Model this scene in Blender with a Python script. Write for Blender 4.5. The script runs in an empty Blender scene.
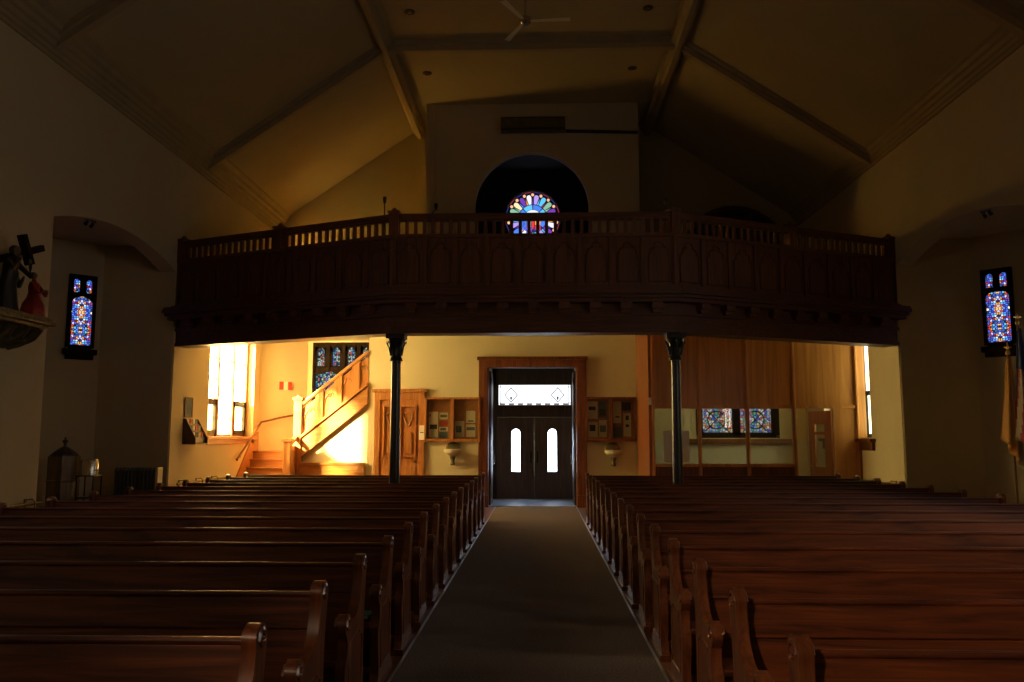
import bpy, bmesh, math, random
from mathutils import Vector
random.seed(7)
S = bpy.context.scene
COL = S.collection
PI = math.pi

# ------------------------------------------------------------------ materials
def new_mat(name):
    m = bpy.data.materials.new(name); m.use_nodes = True
    nt = m.node_tree; nt.nodes.clear()
    out = nt.nodes.new('ShaderNodeOutputMaterial')
    return m, nt, out

def paint(name, col, rough=.7, var=.06, scale=3.0, metal=0.0, bump=0.0, spec=.5):
    m, nt, out = new_mat(name)
    b = nt.nodes.new('ShaderNodeBsdfPrincipled')
    b.inputs['Roughness'].default_value = rough
    b.inputs['Metallic'].default_value = metal
    b.inputs['Specular IOR Level'].default_value = spec
    tc = nt.nodes.new('ShaderNodeTexCoord'); nz = nt.nodes.new('ShaderNodeTexNoise')
    nz.inputs['Scale'].default_value = scale; nz.inputs['Detail'].default_value = 5
    nt.links.new(tc.outputs['Object'], nz.inputs['Vector'])
    cr = nt.nodes.new('ShaderNodeValToRGB')
    cr.color_ramp.elements[0].position = .3; cr.color_ramp.elements[1].position = .7
    cr.color_ramp.elements[0].color = tuple(c*(1-var) for c in col)+(1,)
    cr.color_ramp.elements[1].color = tuple(min(1, c*(1+var)) for c in col)+(1,)
    nt.links.new(nz.outputs['Fac'], cr.inputs['Fac']); nt.links.new(cr.outputs['Color'], b.inputs['Base Color'])
    if bump:
        bp = nt.nodes.new('ShaderNodeBump'); bp.inputs['Strength'].default_value = bump; bp.inputs['Distance'].default_value = .01
        n2 = nt.nodes.new('ShaderNodeTexNoise'); n2.inputs['Scale'].default_value = scale*12
        nt.links.new(tc.outputs['Object'], n2.inputs['Vector'])
        nt.links.new(n2.outputs['Fac'], bp.inputs['Height']); nt.links.new(bp.outputs['Normal'], b.inputs['Normal'])
    nt.links.new(b.outputs[0], out.inputs[0])
    return m

def wood(name, dark, light, axis='x', rough=.35, scale=1.0, coat=0.0, spec=.5):
    m, nt, out = new_mat(name)
    b = nt.nodes.new('ShaderNodeBsdfPrincipled')
    b.inputs['Roughness'].default_value = rough
    b.inputs['Specular IOR Level'].default_value = spec
    b.inputs['Coat Weight'].default_value = coat
    b.inputs['Coat Roughness'].default_value = .2
    tc = nt.nodes.new('ShaderNodeTexCoord'); mp = nt.nodes.new('ShaderNodeMapping')
    s = {'x': (.8, 14, 14), 'y': (14, .8, 14), 'z': (14, 14, .8)}[axis]
    mp.inputs['Scale'].default_value = tuple(v*scale for v in s)
    nt.links.new(tc.outputs['Object'], mp.inputs['Vector'])
    nz = nt.nodes.new('ShaderNodeTexNoise'); nz.inputs['Scale'].default_value = 1.3
    nz.inputs['Detail'].default_value = 7; nz.inputs['Distortion'].default_value = 1.4
    nt.links.new(mp.outputs[0], nz.inputs['Vector'])
    cr = nt.nodes.new('ShaderNodeValToRGB')
    cr.color_ramp.elements[0].position = .34; cr.color_ramp.elements[1].position = .66
    cr.color_ramp.elements[0].color = dark+(1,); cr.color_ramp.elements[1].color = light+(1,)
    nt.links.new(nz.outputs['Fac'], cr.inputs['Fac']); nt.links.new(cr.outputs['Color'], b.inputs['Base Color'])
    bp = nt.nodes.new('ShaderNodeBump'); bp.inputs['Strength'].default_value = .12; bp.inputs['Distance'].default_value = .004
    nt.links.new(nz.outputs['Fac'], bp.inputs['Height']); nt.links.new(bp.outputs['Normal'], b.inputs['Normal'])
    nt.links.new(b.outputs[0], out.inputs[0])
    return m

def emis(name, col, strength, trans=0.0, tcol=(1, .8, .45), sample=True):
    m, nt, out = new_mat(name)
    e = nt.nodes.new('ShaderNodeEmission'); e.inputs['Strength'].default_value = strength
    e.inputs['Color'].default_value = col+(1,)
    if trans:
        t = nt.nodes.new('ShaderNodeBsdfTransparent'); t.inputs['Color'].default_value = tuple(c*trans for c in tcol)+(1,)
        a = nt.nodes.new('ShaderNodeAddShader')
        nt.links.new(e.outputs[0], a.inputs[0]); nt.links.new(t.outputs[0], a.inputs[1])
        nt.links.new(a.outputs[0], out.inputs[0])
    else:
        nt.links.new(e.outputs[0], out.inputs[0])
    if not sample:
        m.cycles.emission_sampling = 'NONE'
    return m

def glass(name, tint=(.9, .9, .85), gloss=.08):
    m, nt, out = new_mat(name)
    t = nt.nodes.new('ShaderNodeBsdfTransparent'); t.inputs['Color'].default_value = tint+(1,)
    g = nt.nodes.new('ShaderNodeBsdfGlossy'); g.inputs['Roughness'].default_value = .03
    x = nt.nodes.new('ShaderNodeMixShader'); x.inputs[0].default_value = gloss
    nt.links.new(t.outputs[0], x.inputs[1]); nt.links.new(g.outputs[0], x.inputs[2]); nt.links.new(x.outputs[0], out.inputs[0])
    return m

def stained(name, palette, cell=26.0, strength=1.5, period=.36, lead=.10, sy=1.0, dim=1.0):
    """leaded glass: mirrored mosaic of coloured pieces between dark cames; local x across, z up"""
    m, nt, out = new_mat(name)
    N = nt.nodes.new; L = nt.links.new
    tc = N('ShaderNodeTexCoord'); sp = N('ShaderNodeSeparateXYZ'); L(tc.outputs['Object'], sp.inputs[0])
    ab = N('ShaderNodeMath'); ab.operation = 'ABSOLUTE'; L(sp.outputs['X'], ab.inputs[0])
    pp = N('ShaderNodeMath'); pp.operation = 'PINGPONG'; pp.inputs[1].default_value = period; L(sp.outputs['Z'], pp.inputs[0])
    cb = N('ShaderNodeCombineXYZ'); L(ab.outputs[0], cb.inputs[0]); L(pp.outputs[0], cb.inputs[1])
    v = N('ShaderNodeTexVoronoi'); v.voronoi_dimensions = '2D'; v.inputs['Scale'].default_value = cell; v.inputs['Randomness'].default_value = .75
    L(cb.outputs[0], v.inputs['Vector'])
    # per-piece random value (z is not mirrored exactly so colours vary a little)
    wn = N('ShaderNodeTexWhiteNoise'); wn.noise_dimensions = '3D'; L(v.outputs['Position'], wn.inputs['Vector'])
    cr = N('ShaderNodeValToRGB'); cr.color_ramp.interpolation = 'CONSTANT'
    els = cr.color_ramp.elements
    while len(els) < len(palette): els.new(.5)
    for i, c in enumerate(palette):
        els[i].position = i/len(palette); els[i].color = tuple(c)+(1,)
    L(wn.outputs['Value'], cr.inputs['Fac'])
    ve = N('ShaderNodeTexVoronoi'); ve.voronoi_dimensions = '2D'; ve.feature = 'DISTANCE_TO_EDGE'
    ve.inputs['Scale'].default_value = cell; ve.inputs['Randomness'].default_value = .75; L(cb.outputs[0], ve.inputs['Vector'])
    gt = N('ShaderNodeMath'); gt.operation = 'GREATER_THAN'; gt.inputs[1].default_value = lead; L(ve.outputs['Distance'], gt.inputs[0])
    ml = N('ShaderNodeMath'); ml.operation = 'MULTIPLY'; ml.inputs[1].default_value = strength; L(gt.outputs[0], ml.inputs[0])
    e = N('ShaderNodeEmission'); L(cr.outputs['Color'], e.inputs['Color']); L(ml.outputs[0], e.inputs['Strength'])
    L(e.outputs[0], out.inputs[0])
    m.cycles.emission_sampling = 'NONE'
    return m

M = {}
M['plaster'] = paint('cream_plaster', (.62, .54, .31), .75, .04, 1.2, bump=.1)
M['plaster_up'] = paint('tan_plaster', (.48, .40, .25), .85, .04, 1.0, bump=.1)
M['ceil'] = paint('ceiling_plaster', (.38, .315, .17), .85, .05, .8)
M['ribs'] = paint('rib_paint', (.33, .26, .145), .7, .08, 3)
M['soffit'] = paint('soffit_gloss_paint', (.55, .47, .3), .18, .03, 2)
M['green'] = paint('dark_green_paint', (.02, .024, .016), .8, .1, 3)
M['pew'] = wood('pew_oak', (.05, .012, .0035), (.17, .045, .011), 'x', .48, 1.0, 0, .3)
M['pewend'] = wood('pew_end_oak', (.06, .017, .006), (.18, .055, .016), 'z', .33, 1.0, .2)
M['gal'] = wood('gallery_oak', (.075, .024, .008), (.15, .05, .016), 'z', .5)
M['galx'] = wood('gallery_oak_rail', (.06, .018, .006), (.12, .038, .012), 'x', .45)
M['casing'] = wood('casing_oak', (.10, .03, .01), (.22, .07, .022), 'z', .4)
M['leaf'] = wood('entrance_leaf_oak', (.085, .048, .036), (.14, .082, .062), 'z', .45)
M['casing2'] = wood('return_oak', (.15, .045, .012), (.30, .10, .028), 'z', .4)
M['honey'] = wood('honey_oak', (.32, .12, .03), (.52, .22, .06), 'z', .4)
M['honeyx'] = wood('honey_oak_rail', (.30, .12, .03), (.48, .21, .06), 'x', .4)
M['ply'] = wood('partition_veneer', (.46, .18, .04), (.66, .30, .075), 'z', .33, .35)
M['darkdoor'] = wood('dark_door', (.04, .02, .013), (.085, .045, .028), 'z', .45)
M['floor'] = wood('floor_boards', (.10, .04, .015), (.2, .08, .03), 'y', .35)
M['carpet'] = paint('brown_carpet', (.17, .135, .11), .95, .35, 60, bump=.6, spec=.1)
M['matblue'] = paint('blue_mat', (.22, .27, .38), .4, .1, 8)  # bluish daylight from the doors put into the floor colour
M['iron'] = paint('black_iron', (.012, .014, .012), .35, .1, 8, metal=.3)
M['column'] = paint('column_paint', (.012, .014, .011), .28, .1, 8)
M['darkframe'] = wood('dark_window_frame', (.010, .006, .004), (.02, .012, .008), 'z', .85, 1, 0, .1)
M['radpaint'] = paint('radiator_paint', (.07, .08, .08), .35, .1, 8, metal=.2)
M['steel'] = paint('brushed_steel', (.6, .6, .58), .25, .05, 8, metal=1)
M['strip'] = paint('edge_metal', (.62, .66, .72), .3, .05, 8, metal=.9)
M['brass'] = paint('brass', (.6, .42, .15), .3, .1, 8, metal=1)
M['gilt'] = paint('gilt_stone', (.20, .15, .06), .5, .5, 20, metal=.3)
M['white'] = paint('white_paper', (.78, .75, .66), .8, .04, 5)
M['ink'] = paint('ink', (.05, .05, .06), .8, .1, 5)
M['bluegrey'] = paint('blue_print', (.12, .19, .24), .8, .2, 9)
M['redink'] = paint('red_print', (.5, .07, .04), .6, .1, 5)
M['cork'] = paint('cork', (.42, .20, .07), .9, .2, 30)
M['stone'] = paint('pale_marble', (.55, .52, .4), .4, .15, 9)
M['bronze'] = paint('dull_bronze', (.13, .11, .05), .4, .2, 12, metal=.7)
M['hymnal'] = paint('green_cover', (.10, .32, .24), .6, .1, 9)
M['glass'] = glass('clear_glass', (.86, .86, .8), .06)
M['caseglass'] = glass('case_glass', (.85, .85, .8), .04)
M['red_robe'] = paint('red_robe', (.28, .02, .012), .35, .15, 9)
M['dark_robe'] = paint('dark_robe', (.02, .014, .010), .5, .2, 9)
M['blue_robe'] = paint('blue_robe', (.03, .045, .05), .4, .2, 9)
M['skin'] = paint('painted_skin', (.14, .08, .05), .5, .1, 9)
M['olive'] = wood('font_oak', (.12, .075, .025), (.24, .16, .06), 'z', .45)
M['wainscot'] = paint('cream_wainscot', (.62, .6, .46), .6, .04, 4)
M['yellow'] = paint('yellow_cloth', (.6, .30, .05), .7, .08, 5)
M['cream_cloth'] = paint('white_cloth', (.42, .34, .22), .8, .06, 5)
M['flagred'] = paint('flag_red', (.28, .02, .02), .7, .1, 5)
M['flagblue'] = paint('flag_blue', (.02, .03, .12), .7, .1, 5)
M['lightsill'] = wood('sill_oak', (.34, .14, .045), (.55, .26, .09), 'y', .35)
PAL = [(.02, .05, .5), (.70, .05, .03), (.10, .22, .9), (.95, .50, .12), (.65, .75, 1), (.12, .06, .5), (.04, .03, .10), (.12, .45, .8), (.55, .55, .95), (.25, .01, .02), (.95, .85, .6), (.02, .02, .05), (.06, .12, .6), (.8, .35, .06), (.05, .10, .35)]
M['st_niche'] = stained('leaded_mosaic', PAL, 25, 1.45, .33, .13)
PAL2 = [(.04, .12, .3), (.35, .55, .5), (.5, .15, .12), (.6, .62, .6), (.1, .3, .25), (.7, .6, .3), (.2, .25, .6), (.02, .05, .08)]
M['st_stair'] = stained('leaded_stair', PAL2, 19, 1.0, .4, .12)
M['st_cry'] = stained('leaded_cry', [(.06, .12, .6), (.7, .8, .85), (.6, .1, .12), (.1, .45, .3), (.85, .8, .6), (.25, .45, .8), (.75, .4, .1), (.4, .5, .7)], 15, .75, .5, .10)
M['amber'] = emis('amber_glass', (1, .74, .30), 21, .95, (1, .93, .72))
M['amber_gal'] = emis('amber_glass_gallery', (1, .66, .18), 75, .9, (1, .66, .2))
M['pale'] = emis('pale_green_glass', (.95, .95, .55), 5)
M['bluewhite'] = emis('frosted_daylight_glass', (.72, .84, 1), 12)
M['transomglass'] = emis('transom_glass', (.92, .95, 1), 1.7)
M['opening'] = emis('dull_greenish_glass', (.75, .95, .6), .9, .7, (1, .9, .7))

# ------------------------------------------------------------------ helpers
class MB:
    def __init__(s): s.v = []; s.f = []; s.mi = []; s.cur = 0
    def add(s, vs, fs):
        n = len(s.v); s.v += [tuple(p) for p in vs]
        for f in fs: s.f.append([i+n for i in f]); s.mi.append(s.cur)
        return s
    def box(s, x0, x1, y0, y1, z0, z1):
        x0, x1 = sorted((x0, x1)); y0, y1 = sorted((y0, y1)); z0, z1 = sorted((z0, z1))
        return s.add([(x0,y0,z0),(x1,y0,z0),(x1,y1,z0),(x0,y1,z0),(x0,y0,z1),(x1,y0,z1),(x1,y1,z1),(x0,y1,z1)],
              [(0,3,2,1),(4,5,6,7),(0,1,5,4),(1,2,6,5),(2,3,7,6),(3,0,4,7)])
    def hexa(s, b, t):   # bottom quad and top quad
        return s.add(list(b)+list(t), [(3,2,1,0),(4,5,6,7),(0,1,5,4),(1,2,6,5),(2,3,7,6),(3,0,4,7)])
    def prism(s, poly, a, b, plane='yz'):
        def P(u, v, w):
            return {'yz': (w, u, v), 'xz': (u, w, v), 'xy': (u, v, w)}[plane]
        n = len(poly)
        vs = [P(u, v, a) for u, v in poly]+[P(u, v, b) for u, v in poly]
        fs = [list(range(n))[::-1], list(range(n, 2*n))]
        for i in range(n):
            j = (i+1) % n; fs.append([i, j, n+j, n+i])
        return s.add(vs, fs)
    def bar(s, p, q, w, h, up=(0,0,1)):
        p = Vector(p); q = Vector(q); d = (q-p).normalized(); u = Vector(up)
        r = d.cross(u).normalized(); u = r.cross(d).normalized()
        def ring(c): return [c-r*w/2-u*h/2, c+r*w/2-u*h/2, c+r*w/2+u*h/2, c-r*w/2+u*h/2]
        return s.add(ring(p)+ring(q), [(0,1,2,3),(7,6,5,4),(0,4,5,1),(1,5,6,2),(2,6,7,3),(3,7,4,0)])
    def tube(s, pts, r, n=8, closed=False):
        pts = [Vector(p) for p in pts]; m = len(pts); vs = []; fs = []
        rr = r if isinstance(r, (list, tuple)) else [r]*m
        ref = Vector((0,0,1))
        for i, p in enumerate(pts):
            a = pts[i-1] if (i > 0 or closed) else p; b = pts[(i+1) % m] if (i < m-1 or closed) else p
            d = (b-a).normalized()
            rf = ref if abs(d.dot(ref)) < .95 else Vector((1,0,0))
            u = d.cross(rf).normalized(); w = d.cross(u).normalized()
            for k in range(n):
                t = 2*PI*k/n; vs.append(p+(u*math.cos(t)+w*math.sin(t))*rr[i])
        for i in range(m if closed else m-1):
            for k in range(n):
                a = i*n+k; b = i*n+(k+1) % n; j = (i+1) % m
                fs.append((a, b, j*n+(k+1) % n, j*n+k))
        if not closed: fs += [list(range(n))[::-1], [(m-1)*n+k for k in range(n)]]
        return s.add(vs, fs)
    def lathe(s, prof, c=(0,0,0), n=20, ax='z', a0=0, a1=2*PI):
        vs = []; fs = []; m = len(prof); full = abs(a1-a0-2*PI) < 1e-6; nn = n if full else n+1
        for k in range(nn):
            t = a0+(a1-a0)*k/n
            for r, z in prof:
                x, y = r*math.cos(t), r*math.sin(t)
                p = {'z': (x, y, z), 'y': (x, z, y), 'x': (z, x, y)}[ax]
                vs.append((c[0]+p[0], c[1]+p[1], c[2]+p[2]))
        for k in range(n):
            j = (k+1) % nn
            for i in range(m-1): fs.append((k*m+i, j*m+i, j*m+i+1, k*m+i+1))
        if full:
            fs.append([k*m for k in range(nn)][::-1]); fs.append([k*m+m-1 for k in range(nn)])
        return s.add(vs, fs)
    def build(s, name, mat, parent=None, org=None, smooth=False, bevel=0, mats=None, fix=True):
        """coordinates are world; org (or the parent's base) is subtracted"""
        o0 = Vector((0,0,0))
        if parent is not None:
            o0 = Vector(root_of(parent)['_o'])
        elif org is not None: o0 = Vector(org)
        me = bpy.data.meshes.new(name)
        me.from_pydata([Vector(v)-o0 for v in s.v], [], s.f)
        if isinstance(mat, str): mat = M[mat]
        me.materials.append(mat)
        for mm in (mats or []): me.materials.append(M[mm] if isinstance(mm, str) else mm)
        me.polygons.foreach_set('material_index', s.mi)
        if fix:
            bm = bmesh.new(); bm.from_mesh(me); bmesh.ops.recalc_face_normals(bm, faces=bm.faces); bm.to_mesh(me); bm.free()
        if smooth:
            me.polygons.foreach_set('use_smooth', [True]*len(me.polygons))
        o = bpy.data.objects.new(name, me); COL.objects.link(o)
        if smooth:
            md = o.modifiers.new('Edges', 'EDGE_SPLIT'); md.split_angle = math.radians(38)
        if bevel:
            bv = o.modifiers.new('Bevel', 'BEVEL'); bv.width = bevel; bv.segments = 2; bv.limit_method = 'ANGLE'
        if parent is not None: o.parent = parent
        elif org is not None: o.location = org; o['_o'] = tuple(org)
        else: o['_o'] = (0,0,0)
        return o

def root_of(o):
    while o.parent is not None: o = o.parent
    return o
def thing(name, loc, label, cat, group=None, rz=0):
    o = bpy.data.objects.new(name, None); COL.objects.link(o)
    o.location = loc; o['_o'] = tuple(loc); o.empty_display_size = .2; o.rotation_euler.z = rz
    o['label'] = label; o['category'] = cat
    if group: o['group'] = group
    return o
def tag(o, label, cat, group=None):
    o['label'] = label; o['category'] = cat
    if group: o['group'] = group
    return o
def struct(o): o['kind'] = 'structure'; return o
def copy_tree(o, loc, label):
    r = o.copy(); COL.objects.link(r); r.location = loc; r['label'] = label
    for ch in list(o.children):
        c = ch.copy(); COL.objects.link(c); c.parent = r
        for g in list(ch.children):
            d = g.copy(); COL.objects.link(d); d.parent = c
    return r
def rect(x0, x1, z0, z1): return [(x0,z0),(x1,z0),(x1,z1),(x0,z1)]

# ------------------------------------------------------------------ dimensions
XL, XR = -6.85, 6.70
YF, YB = -6.0, 22.6      # front (behind the viewer) and rear of the nave
YW = 19.9                # cream wall under the gallery
HC, HT = 7.25, 9.78      # cornice line and flat ceiling
RL, RR = -3.15, 2.88     # longitudinal ribs
GF, GS = 4.20, 4.08      # gallery floor, its soffit

# ------------------------------------------------------------------ floor, ceiling, walls
struct(MB().box(-10, 10, YF, 23.2, -.2, 0).build('floor', 'floor'))
c = MB()
T = .12
for (x0, z0, x1, z1) in ((XL-.5, HC-.34, RL, HT), (RL, HT, RR, HT), (RR, HT, XR+.5, HC-.34)):
    c.prism([(x0,z0),(x1,z1),(x1,z1+T),(x0,z0+T)], YF-.3, YB+.3, 'xz')
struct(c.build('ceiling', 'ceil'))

def arc(y0, y1, zs, rise, n=24):
    h = (y1-y0)/2; R = (h*h+rise*rise)/(2*rise); cy = (y0+y1)/2; cz = zs+rise-R
    out = []
    for i in range(n+1):
        y = y0+(y1-y0)*i/n; out.append((y, cz+math.sqrt(max(R*R-(y-cy)**2, 0))))
    return out

def side_wall(name, X, sgn, ya, yb, zs, rise):
    """nave side wall with the arched recess and the window openings; sgn -1 left, +1 right"""
    w = MB(); a, b = X, X+sgn*.31
    top = 8.2
    poly = [(YF,0),(ya,0),(ya,zs)]+arc(ya, yb, zs, rise)[1:-1]+[(yb,zs),(yb,0),(16.2,0),(16.2,top),(YF,top)]
    w.prism(poly, a, b, 'yz')
    # window bay: opening low (1.65..3.98) and opening for the added gallery glow (4.5..6.2)
    y0, y1 = 17.2, 19.95
    w.box(a, b, 16.2, y0, 0, top); 
    if sgn > 0: w.box(a, b, y1, YB+.3, 0, top)
    else:
        w.box(a, b, y1, 20.55, 0, top); w.box(a, b, 21.42, YB+.3, 0, top)
        w.box(a, b, 20.55, 21.42, 0, 5.42); w.box(a, b, 20.55, 21.42, 6.14, top)
    w.box(a, b, y0, y1, 0, 1.62); w.box(a, b, y0, y1, 3.98, top)
    return w
wl = side_wall('wall_left', XL, -1, 11.4, 15.42, 4.74, .31)
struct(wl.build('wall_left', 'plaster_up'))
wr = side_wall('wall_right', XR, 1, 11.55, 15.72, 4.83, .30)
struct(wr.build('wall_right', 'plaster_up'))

def niche(name, X, s, ya, yb, xc, ztop):
    b = MB(); t = .15
    p = [(X+s*.30, ya), (xc, ya), (xc+s*1.15, ya+1.15), (xc+s*1.15, yb-1.15), (xc, yb), (X+s*.30, yb)]
    # walls as prisms in plan
    for i in range(5):
        (x0,y0),(x1,y1) = p[i], p[i+1]
        d = Vector((x1-x0, y1-y0)).normalized(); n = Vector((d.y, -d.x))*(1 if s < 0 else -1)
        cx, cy = X+s*.5, (ya+yb)/2
        if n.dot(Vector(((x0+x1)/2-cx, (y0+y1)/2-cy))) < 0: n = -n
        e = d*.06 if 0 < i < 4 else d*0
        q = [(x0-e.x,y0-e.y),(x1+e.x,y1+e.y),(x1+e.x+n.x*t,y1+e.y+n.y*t),(x0-e.x+n.x*t,y0-e.y+n.y*t)]
        b.prism(q, 0, ztop+.1, 'xy')
    b.prism([(X+s*.30, ya-.1), (xc+s*1.4, ya-.1), (xc+s*1.4, yb+.1), (X+s*.30, yb+.1)], ztop, ztop+.15, 'xy')
    return struct(b.build(name, 'plaster_up'))
niche('wall_left_recess', XL, -1, 11.4, 15.45, -8.25, 5.25)
niche('wall_right_recess', XR, 1, 11.55, 15.75, 8.12, 5.35)
struct(MB().box(XL-.4, XR+.4, YF-.3, YF, 0, 10).build('wall_front', 'plaster_up'))
# rear wall of the gallery, with the round window hole left behind the tower
YG = 21.5
w = MB(); w.box(XL-.4, -2.72, YG, YG+.3, GF-.3, 10); w.box(2.45, XR+.4, YG, YG+.3, GF-.3, 10); w.box(XL-.4, XR+.4, YB, YB+.3, 0, 10)
struct(w.build('wall_back', 'ceil'))

# wall under the gallery (door wall) between stair and glazed room
w = MB(); y0, y1 = YW, YW+.2
dl, dr, dt = -1.23, .91, 3.26
w.box(-4.06, dl, y0, y1, 0, GS); w.box(dr, 2.3, y0, y1, 0, GS); w.box(dl, dr, y0, y1, dt, GS)
# vestibule side walls
w.box(dl-.15, dl-.03, y1, 22.6, 0, GS); w.box(dr+.03, dr+.15, y1, 22.6, 0, GS)
# spandrel under the stair
sl = (2.38-1.10)/(5.66-4.06)
w.prism([(-5.62,0),(-4.06,0),(-4.06,2.45),(-5.62,1.18)], y0+.02, y0+.14, 'xz')
struct(w.build('wall_back_lower', 'plaster'))
# lining of the side walls below the gallery (cream) and the angled corner by the stair
w = MB()
t = .02
w.box(XL, XL+t, 15.45, 17.2, 0, GS); w.box(XL, XL+t, 17.2, 19.95, 0, 1.6); w.box(XL, XL+t, 17.2, 19.95, 3.99, GS)
w.box(XL, XL+t, 19.95, 20.4, 0, GS)
w.prism([(XL,20.35),(-5.92,21.3),(-5.92,21.55),(XL,21.55)], 0, GS, 'xy')
w.box(-5.92, -5.80, 21.3, 21.6, 0, GS)
w.box(-5.80, -4.0, 21.3, 21.5, 0, 1.9)
w.box(-4.22, -1.26, 21.3, 21.5, 0, GS); w.box(-5.8, -4.22, 21.3, 21.5, 4.04, GS)
struct(w.build('wall_left_lower', 'plaster'))
w = MB()
w.box(XR-t, XR, 15.75, 17.2, 0, GS); w.box(XR-t, XR, 17.2, 19.95, 0, 1.55); w.box(XR-t, XR, 17.2, 19.95, 3.99, GS)
w.box(XR-t, XR, 19.95, 21.3, 0, GS)
w.box(1.05, XR, 21.3, 21.5, 0, 1.6); w.box(1.05, 3.95, 21.3, 21.5, 1.6, GS); w.box(6.0, XR, 21.3, 21.5, 1.6, GS); w.box(3.95, 6.0, 21.3, 21.5, 3.4, GS)
struct(w.build('wall_right_lower', 'plaster'))
struct(MB().box(2.35, XR-.03, 21.26, 21.3, 0, 1.50).box(2.35, XR-.03, 21.24, 21.3, 1.50, 1.56).build('trim_1', 'wainscot'))

# tower block above the gallery with the round arched opening
w = MB(); tx0, tx1 = -2.72, 2.45; ax, ar, az = -.155, 1.385, 7.17
op = [(ax+ar*math.cos(a), az+ar*math.sin(a)) for a in [PI*i/32 for i in range(33)]]
poly = [(tx1,GF),(tx1,HT),(tx0,HT),(tx0,GF),(ax-ar,GF)]+op[::-1]+[(ax+ar,GF)]
w.prism(poly, YW, YW+.22, 'xz')
w.box(tx0, tx0+.15, YW+.22, YB, GF, HT); w.box(tx1-.15, tx1, YW+.22, YB, GF, HT)
w.box(tx0-.02, tx0+.22, YW-.06, YW, GF, HT)
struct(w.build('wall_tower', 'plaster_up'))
# dark painted lining of the recess
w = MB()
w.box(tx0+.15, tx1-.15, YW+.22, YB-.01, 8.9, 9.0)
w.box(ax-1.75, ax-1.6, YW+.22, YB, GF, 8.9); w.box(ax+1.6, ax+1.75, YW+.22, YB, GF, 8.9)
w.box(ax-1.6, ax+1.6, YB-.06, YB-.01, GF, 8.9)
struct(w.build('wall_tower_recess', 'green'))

# cornice mouldings along the wall / ceiling junction
for i, (X, s) in enumerate(((XL, 1), (XR, -1))):
    b = MB()
    dz = 0 if i == 0 else .09
    prof = [(0,6.93),(.03,6.93),(.035,6.99),(.06,7.0),(.065,7.06),(.10,7.08),(.11,7.15),(.15,7.17),(.16,7.25),(.21,7.28),(.22,7.36),(.30,7.43),(.30,7.50),(0,7.3)]
    prof = [(o_, z_+dz) for o_, z_ in prof]
    b.prism([(X+s*o, z) for o, z in prof], YF, YB, 'xz')
    struct(b.build('trim_%d' % (2+i), 'ribs'))

# ribs and cross beams (fixed trim of the ceiling)
n = 4
for X, s in ((RL, 1), (RR, -1)):
    b = MB()
    zc = HT
    b.prism([(X-s*.18, zc-.06),(X-s*.15,zc-.15),(X-s*.08,zc-.19),(X-s*.05,zc-.27),(X+s*.05,zc-.27),(X+s*.08,zc-.19),(X+s*.15,zc-.13),(X+s*.18,zc+.02)], YF, YB, 'xz')
    struct(b.build('trim_%d' % n, 'ribs')); n += 1
slope = (HT-HC)/(RL-XL)
for y in (16.55, 11.1, 5.7, .3):
    b = MB()
    for (x0,z0,x1,z1) in ((XL+.05, HC+.02, RL, HT-.0), (RL, HT, RR, HT), (RR, HT-.0, XR-.05, HC+.02)):
        for (hw, dz) in ((.12, .11), (.07, .23)):
            b.prism([(x0,z0-dz),(x1,z1-dz),(x1,z1+.05),(x0,z0+.05)], y-hw, y+hw, 'xz')
    struct(b.build('trim_%d' % n, 'ribs')); n += 1

# ------------------------------------------------------------------ windows
def window_side(name, X, s, paneM, z0, z1, framem='honey', y0=17.2, y1=19.95):
    """three tall lights in the side wall, outer plane .30 behind the wall face"""
    xo = X+s*.24; n3 = (y1-y0-.05)/3
    f = MB(); d = .07
    for yy in (y0+.04, y0+n3+.04, y0+2*n3+.04, y1-.05): f.box(xo+s*.06, xo-s*.10, yy-.05, yy+.05, z0, z1)
    f.box(xo-.04, xo+.06, y0, y1, z0, z0+.07); f.box(xo-.04, xo+.06, y0, y1, z1-.07, z1)
    o = f.build(name, framem); struct(o)
    for k in range(3):
        a, b = y0+.085+k*n3, y0-.005+(k+1)*n3
        p = MB().box(xo+.02, xo+.026, a, b, z0+.06, z1-.06).build('pane', paneM, o)
    return o, xo
wo, xo = window_side('window_1', XL, -1, 'amber', 1.62, 3.98)
for k in (0, 2):     # small dark framed hoppers low in two of the lights
    a, b = 17.285+k*.9, 18.095+k*.9; h = MB()
    h.box(xo+.03, xo+.10, a, a+.10, 1.68, 2.45); h.box(xo+.03, xo+.10, b-.10, b, 1.68, 2.45)
    h.box(xo+.03, xo+.10, a, b, 1.68, 1.78); h.box(xo+.03, xo+.10, a, b, 2.32, 2.45)
    hh = h.build('hopper_frame', 'iron', wo); MB().box(xo+.045, xo+.05, a+.07, b-.07, 1.74, 2.36).build('hopper_pane', 'opening', hh)
for zz in (3.2, 2.42): pass
bb = MB()
for k in range(3):
    for zz in (2.05, 2.9, 3.35): bb.box(xo+.02, xo+.05, 17.285+k*.9, 18.095+k*.9, zz-.008, zz+.008)
bb.build('glazing_bar', 'honey', wo)
MB().box(XL-.24, XL+.10, 17.05, 20.1, 1.57, 1.64).box(XL, XL+.05, 17.15, 20.0, 1.47, 1.57).build('window_sill', 'lightsill', wo, bevel=.008)
wo2, xo2 = window_side('window_2', XR, 1, 'pale', 1.55, 3.98, 'casing')
h = MB(); a, b = 17.285, 18.095
h.box(xo2-.01, xo2+.05, a, a+.07, 1.62, 2.6); h.box(xo2-.01, xo2+.05, b-.07, b, 1.62, 2.6); h.box(xo2-.01, xo2+.05, a, b, 2.5, 2.6); h.box(xo2-.01, xo2+.05, a, b, 1.62, 1.7)
h.build('hopper_frame', 'iron', wo2)
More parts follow.
